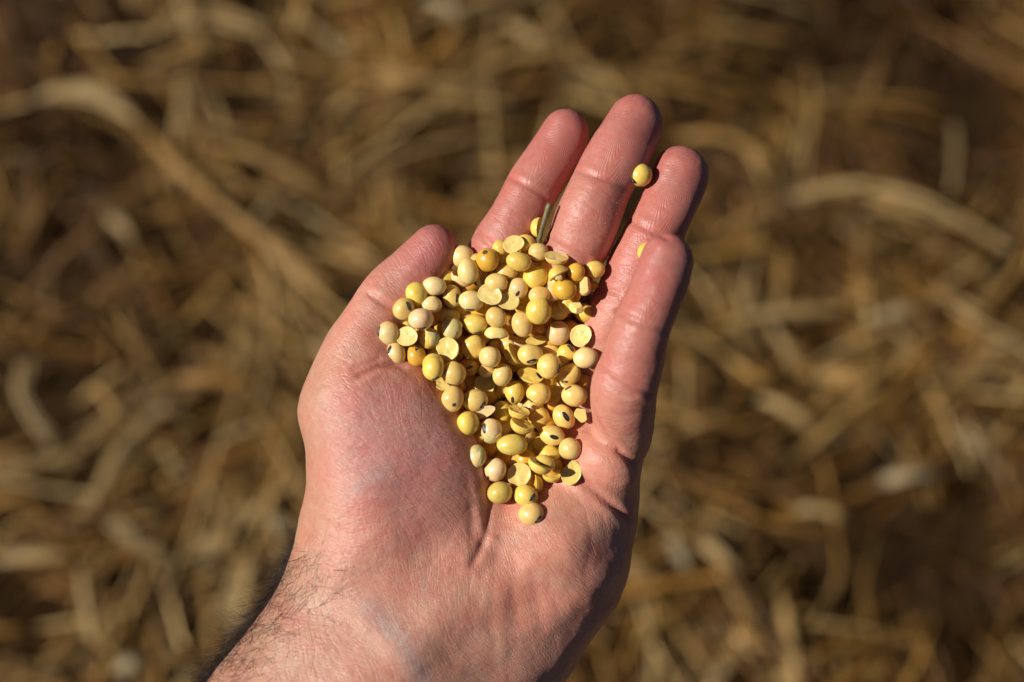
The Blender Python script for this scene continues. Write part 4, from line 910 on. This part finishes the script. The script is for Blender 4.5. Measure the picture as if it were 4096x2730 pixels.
# smooth height of the heap: skin plus a layer that thins out towards its rim
hx = np.array([TILE[q[1]][0] + q[2] * TK for q in BEANS]); hy = np.array([TILE[q[1]][1] + q[3] * TK for q in BEANS])
def heap_z(px, py):
    d2 = ((hx - px) ** 2 + (hy - py) ** 2) / 95.0 ** 2; den = np.exp(-d2).sum()
    sk = np.median([skin_z(px + ox, py + oy) for ox in (-90, -45, 0, 45, 90) for oy in (-90, -45, 0, 45, 90)])
    return max(min(sk, -4) + 3.4 + 8.5 * smoothstep(3.0, 6.2, den), -5.5 - 6 * smoothstep(1500, 2100, py) * 0.5)
placed = []   # (x, y, z, r) of what already lies there
order = sorted(range(len(BEANS)), key=lambda i: (-BEANS[i][8], i))
for i in order:
    kind, tl, tx, ty, a, b, ang, colr, layer, label, ex = BEANS[i]
    px, py = TILE[tl][0] + tx * TK, TILE[tl][1] + ty * TK
    am, bm_ = RR(a * TK), RR(b * TK)
    rz = {B: 0.95 * min(am, bm_), Hf: 0.42 * min(am, bm_), Ck: 0.6 * min(am, bm_), Sh: 0.8 * min(am, bm_)}[kind]
    if kind == Hf:
        nn = np.array(ex['n'], float); nn /= np.linalg.norm(nn); rz = (0.42 * nn[2] + 0.75 * math.sqrt(1 - nn[2] ** 2)) * max(am, bm_) * 0.85
    rxy = (am + bm_) / 2
    z = max(skin_z(px + ox * 0.45 * a * TK, py + oy * 0.45 * b * TK) + rz * (1 if (ox == 0 and oy == 0) else 0.8) for ox, oy in ((0, 0), (1, 0), (-1, 0), (0, 1), (0, -1)))
    z = min(z, skin_z(px, py) + rz + 2.5) if skin_z(px, py) > -60 else -8
    if 'zabs' in ex: z = ex['zabs']
    x0, y0 = P3(px, py, 0)[:2]
    for (qx, qy, qz, qr, qrz) in placed:
        dxy = math.hypot(qx - x0, qy - y0); s = (rxy + qr) * 0.93
        if dxy < s:
            z = max(z, qz + min(math.sqrt(s * s - dxy * dxy) * (rz + qrz) / (rxy + qr), 0.80 * (rz + qrz)))
    T = heap_z(px, py) - 2.5 * layer + (rz - 3.4) * 0.6
    z = float(min(np.clip(z, T - 1.0, T + 1.6), z + 1.6)) + ex.get('up', 0); fl = np.median([skin_z(px + ox, py + oy) for ox in (-25, 0, 25) for oy in (-25, 0, 25)]); z = max(z, min(fl, T + 3) + rz * 0.97)
    z += ex.get('z', 0)
    placed.append((x0, y0, z, rxy, rz))
    k = (D - z) / D; am *= k; bm_ *= k
    r = np.random.default_rng(100 + i)
    Mw = FR @ Matrix.Translation(Vector(P3(px, py, z) / 1000)) @ Matrix.Rotation(math.radians(ang), 4, 'Z')
    cm = 0.95 * min(am, bm_); abc = np.array([am, bm_, cm])
    ca, sa = math.cos(math.radians(-ang)), math.sin(math.radians(-ang))
    unrot = lambda v: np.array([v[0] * ca - v[1] * sa, v[0] * sa + v[1] * ca, v[2]])
    col = np.array(COLS[colr]) * r.uniform(0.93, 1.05) * np.array([1, r.uniform(0.96, 1.04), r.uniform(0.85, 1.15)])
    if kind == B:
        V, F = bean_mesh(r, am, bm_, cm); me = mesh_np('soybean', V / 1000, None, F); nm, mt = 'soybean', COAT
    elif kind == Ck:
        V, F = chunk_mesh(r, am, bm_, cm, [(unrot(n), d) for n, d in ex['clip']]); me = mesh_np('soybean_chunk', V / 1000, None, F); nm, mt = 'soybean_chunk', FACE
        me.set_sharp_from_angle(angle=math.radians(32))
    elif kind == Hf:
        n = unrot(nn); Rm = rot_to(n)
        mn, mx = min(am, bm_), max(am, bm_)
        # real size of the oval whose tilted view has these half axes
        f = max(nn[2], 0.55); ha, hb = am, bm_
        tx_, ty_ = abs(n[0]), abs(n[1])
        ha = min(am / math.sqrt(max(1 - tx_ ** 2, 0.35)), mx * 1.06); hb = min(bm_ / math.sqrt(max(1 - ty_ ** 2, 0.35)), mx * 1.06)
        dep = 0.75 * min(ha, hb)
        if ex.get('w'): ha = mx; hb = 0.9 * mx; dep = np.clip((2 * mn - hb * nn[2] * 1.0) / max(math.sqrt(1 - nn[2] ** 2), 0.3), 0.5 * mx, 0.95 * mx); Rm = rot_w(n, am >= bm_)
        V, F4, F3 = half_mesh(r, ha, hb, dep * ex.get('thin', 1.0), ex.get('rag', 0.03), ex.get('dish', 0.09), ex.get('ridge', 0))
        V = V @ Rm.T
        nm, mt = 'split_soybean', FACE
    else:
        V, F = shell_mesh(r, abc, unrot(ex['pole']), ex['th']); me = mesh_np('seed_husk', V / 1000, F); nm, mt = 'seed_husk', SHELL
    parted = kind == Hf or any(q in ex for q in ('hil', 'spot', 'flap'))
    if parted:
        o = bpy.data.objects.new(nm, None); COL.objects.link(o); o.empty_display_size = 0.004; o.matrix_world = Mw
        if kind == Hf:
            nf = len(F3) - 44; cut = 7 * 44 - 44
            me = mesh_np('cut_face', V / 1000, F4[:cut], F3[:44]); me2 = mesh_np('rounded_back', V / 1000, F4[cut:], F3[44:])
            bk = link('rounded_back', me2, mt, o); bk.color = (*(col * np.array([0.98, 0.95, 0.85])), 1)
            body = link('cut_face', me, mt, o)
        else:
            body = link({B: 'seed_body', Sh: 'shell', Ck: 'body'}[kind], me, mt, o)
        body.color = (*col, 1)
    else:
        o = link(nm, me, mt, None, Mw); o.color = (*col, 1)
    cat = {B: 'soybean', Hf: 'split soybean', Ck: 'soybean chunk', Sh: 'seed husk'}[kind]
    grp = {B: 'whole soybeans heaped in the palm', Hf: 'split soybean halves in the heap', Ck: 'broken soybean chunks in the heap', Sh: 'empty seed coats in the heap'}[kind]
    tag(o, label, cat, grp)
    sc = abc
    if kind == Hf: sc = np.array([am, bm_, cm])
    for key in ('hil', 'spot'):
        if key in ex:
            h = ex[key]; d = unrot(np.array([(h[0] - tx) * TK * PX * k, -(h[1] - ty) * TK * PX * k, 0]))
            u = d[:2] / sc[:2]; rr = np.hypot(*u)
            if rr > 0.96: u = u / rr * 0.96
            nz = math.sqrt(1 - u @ u); P = np.array([u[0] * sc[0], u[1] * sc[1], nz * sc[2]]); nv = P / sc ** 2; nv /= np.linalg.norm(nv)
            if kind == B: P = P * 1.0
            if key == 'hil':
                t = math.radians(h[2]); T = unrot(np.array([math.cos(t), math.sin(t), 0])); L = h[3] * TK * PX * k; W = min(0.40 * L, 1.5); W = max(W, 0.9)
                pal = [((0.010, 0.008, 0.007), (0.30, 0.26, 0.2)), ((0.018, 0.014, 0.012), (0.05, 0.045, 0.04)), ((0.05, 0.04, 0.032), (0.2, 0.17, 0.14))][r.integers(0, 3)]
                lift = 0.16
            else:
                T = unrot(np.array([1.0, 0, 0])); L = h[2] * TK * PX; W = L * 0.9; pal = 'spot'; lift = 0.06
            T = T - nv * (T @ nv); T /= np.linalg.norm(T)
            # follow the bean's own uneven surface
            if kind == B:
                q = SPH @ (P / sc); j = int(np.argmax(q)); P = P * (np.linalg.norm(V[j]) / np.linalg.norm(SPH[j] * abc)); sc2 = sc * (np.linalg.norm(V[j]) / np.linalg.norm(SPH[j] * abc))
            else: sc2 = sc
            PV, PF, pc = patch_mesh(P, nv, T, sc2, L, W, lift, pal)
            pm = mesh_np('hilum' if key == 'hil' else 'stain', PV / 1000, PF)
            if key == 'hil': color_attr(pm, 'tint', pc)
            link('hilum' if key == 'hil' else 'stain', pm, HILUM if key == 'hil' else STAIN, o)
    for key in ('flap', 'flap2'):
        if key in ex:
            PV, PF = shell_mesh(r, abc * 1.09, unrot(ex[key][0]), ex[key][1], 0.22, 0.2)
            fo = link('peeled_skin', mesh_np('peeled_skin', PV / 1000, PF), SHELL, o); fo.color = (*(np.array(COLS['buff']) * 0.95), 1)

# beans buried under the others, glimpsed through the gaps
rf = np.random.default_rng(77); got = []
br = np.array([(q[4] + q[5]) / 2 * TK for q in BEANS])
for px in np.arange(1500, 2420, 14.0):
    for py in np.arange(860, 2060, 14.0):
        d_ = np.hypot(hx - px, hy - py); den = np.exp(-(d_ / 95.0) ** 2).sum()
        if den < 4.1 or (d_ < br * 0.95).any() or any(math.hypot(px - a_, py - b_) < 78 for a_, b_ in got): continue
        got.append((px, py)); fl = np.median([skin_z(px + ox, py + oy) for ox in (-25, 0, 25) for oy in (-25, 0, 25)]); rr_ = rf.uniform(3.2, 3.7)
        z = min(max(fl + rr_ * 0.7, heap_z(px, py) - 8.0), heap_z(px, py) - 6.2)
        V, F = bean_mesh(rf, rr_, rr_ * 0.93, rr_ * 0.9)
        o = link('soybean', mesh_np('soybean', V / 1000, None, F), COAT, None, FR @ Matrix.Translation(Vector(P3(px, py, z) / 1000)) @ Matrix.Rotation(rf.uniform(0, 3), 4, 'Z'))
        o.color = (*(np.array(COLS[['yel', 'gold', 'tan', 'oran'][rf.integers(0, 4)]]) * rf.uniform(0.9, 1.0)), 1)
        tag(o, 'soybean lying at the bottom of the heap, seen only through a dark gap', 'soybean', 'buried soybeans glimpsed through gaps')
print('buried', len(got))
# the two beans caught between fingers
for (px, py, z, r_, colr, hil, label) in [(2560, 702, 1.0, 48, 'yel', (2528, 725), 'yellow soybean caught between the middle and ring fingers'),
                                          (2596, 1014, 7.0, 46, 'yel', None, 'yellow soybean peeping out behind the little fingertip')]:
    rr_ = RR(r_, z); r = np.random.default_rng(int(px)); V, F = bean_mesh(r, rr_, rr_ * 0.98, rr_ * 0.95)
    o = link('soybean', mesh_np('soybean', V / 1000, None, F), COAT, None, FR @ Matrix.Translation(Vector(P3(px, py, z) / 1000))); o.color = (*COLS[colr], 1)
    tag(o, label, 'soybean', 'loose soybeans between the fingers')
    if hil:
        abc = np.array([rr_, rr_ * 0.98, rr_ * 0.95]); u = np.array([(hil[0] - px), -(hil[1] - py)]) / r_; u *= min(1, 0.93 / np.hypot(*u)); nv = np.array([*u, math.sqrt(1 - u @ u)])
        T = np.array([0.7, -0.7, 0.0]); T -= nv * (T @ nv); T /= np.linalg.norm(T)
        PV, PF, pc = patch_mesh(nv * abc, nv, T, abc * 1.02, 3.0, 1.1, 0.15, ((0.014, 0.012, 0.01), (0.18, 0.16, 0.13)))
        pm = mesh_np('hilum', PV / 1000, PF); color_attr(pm, 'tint', pc); link('hilum', pm, HILUM, o)

# twig, speckled fragment, flakes
def top_z(px, py):
    x0, y0 = P3(px, py, 0)[:2]; z = skin_z(px, py)
    for (qx, qy, qz, qr, qrz) in placed:
        d = math.hypot(qx - x0, qy - y0)
        if d < qr: z = max(z, qz + qrz * math.sqrt(1 - (d / qr) ** 2))
    return z

def rod(name, pts, rad, mat):
    P = catmull([P3(*p) for p in pts], 6); n = len(P); wv = np.interp(np.linspace(0, 1, n), np.linspace(0, 1, len(rad)), rad)
    wv = wv * (1 + 0.05 * np.sin(np.arange(n) * 1.7)); o0 = P.mean(0)
    V, q, c = strips((P - o0)[None], wv[None], wv[None], np.array([[0.2, 0.1, 1.0]]), K=10)
    return link(name, mesh_np(name, V / 1000, q, c), mat, None, FR @ Matrix.Translation(Vector(o0 / 1000)))
zt = max(top_z(2160, 960), -3)
o = rod('twig', [(2152, 978, zt + 3.0), (2167, 920, zt + 5.0), (2182, 868, zt + 6.2), (2199, 814, zt + 7.2)], [0.75, 0.75, 0.8, 1.0], TWIG)
tag(o, 'short greenish brown dry twig standing between forefinger and middle finger', 'twig')

def flake(name, px, py, a, b, ang, tilt, mat, label, cat, seed, col=None, lift=0.6, curve=0.25):
    r = np.random.default_rng(seed); M = 22; th = np.arange(M) * 2 * math.pi / M; a_, b_ = RR(a), RR(b)
    j = 1 + 0.12 * np.sin(th * 2 + r.uniform(0, 6)) + 0.1 * np.sin(th * 5 + r.uniform(0, 6)) + r.uniform(-0.05, 0.05, M)
    V = []
    for side in (0.2, -0.2):
        V.append((0, 0, side + curve * a_ * 0.5))
        for q in (0.4, 0.75, 1.0):
            V += [(math.cos(t) * a_ * q * jj, math.sin(t) * b_ * q * jj, (side if q < 1 else side * 0.5) + curve * a_ * 0.5 * (1 - q * q)) for t, jj in zip(th, j)]
    S1 = 1 + 3 * M; F3 = []; F4 = []
    for s in (0, 1):
        o_ = s * S1
        for i in range(M):
            k2 = (i + 1) % M; F3.append((o_, o_ + 1 + i, o_ + 1 + k2) if s == 0 else (o_, o_ + 1 + k2, o_ + 1 + i))
            for q in (0, 1):
                f = (o_ + 1 + q * M + i, o_ + 1 + (q + 1) * M + i, o_ + 1 + (q + 1) * M + k2, o_ + 1 + q * M + k2); F4.append(f if s == 0 else f[::-1])
    for i in range(M):
        k2 = (i + 1) % M; F4.append((1 + 2 * M + i, S1 + 1 + 2 * M + i, S1 + 1 + 2 * M + k2, 1 + 2 * M + k2))
    z = top_z(px, py) + lift
    Mw = FR @ Matrix.Translation(Vector(P3(px, py, z) / 1000)) @ Matrix.Rotation(math.radians(ang), 4, 'Z') @ Matrix.Rotation(math.radians(tilt), 4, 'X')
    o = link(name, mesh_np(name, np.array(V) / 1000, F4, F3), mat, None, Mw)
    if col: o.color = (*COLS[col], 1)
    tag(o, label, cat)
flake('seed_fragment', 2166, 1063, 34, 17, -20, 20, SPECK, 'pale pink seed scrap with black dots below the twig', 'seed scrap', 41, None, 1.8)
flake('husk_flake', 2197, 1127, 26, 10, 14, 25, SHELL, 'small greenish tan flake beside the big golden bean', 'flake', 42, 'green', 0.7)
flake('husk_flake', 2236, 1112, 15, 11, 40, 15, SHELL, 'tiny pale flake under the lemon wedge half', 'flake', 43, 'buff', 0.5)
flake('husk_flake', 2350, 1191, 22, 7, 40, 30, SHELL, 'thin yellow sliver on the ring finger base', 'flake', 44, 'yel', 0.5)
flake('husk_flake', 1847, 1556, 8, 5, 10, 0, SHELL, 'tiny white crumb between the glistening half and the blemished bean', 'flake', 45, 'cream', 0.3)
flake('husk_flake', 2082, 1622, 13, 8, -40, 20, SHELL, 'tiny white flake in the dark gap beside the upper wedge half', 'flake', 46, 'cream', 0.3)

# dust on the fingertips
rd_ = np.random.default_rng(9)
sel = np.where((HN[:, 2] > 0.2) & (HP2[:, 1] < 1300) & (HP2[:, 0] > 2000))[0]; pick = rd_.choice(sel, 240)
L_ = rd_.uniform(0.12, 0.34, len(pick)); dd = rd_.normal(0, 1, (len(pick), 3)); dd -= HN[pick] * (dd * HN[pick]).sum(1, keepdims=True); dd /= np.linalg.norm(dd, axis=1, keepdims=True)
Cc = (HV[pick] + HN[pick] * 0.07)[:, None, :] + dd[:, None, :] * np.linspace(-0.5, 0.5, 3)[None, :, None] * L_[:, None, None]
V, q, c = strips(Cc, np.full((len(pick), 3), 0.075), np.full((len(pick), 3), 0.05), HN[pick], K=4)
o = link('chaff_dust', mesh_np('chaff_dust', V / 1000, q, c), SHELL, hand); o.color = (0.8, 0.7, 0.5, 1); o['kind'] = 'stuff'
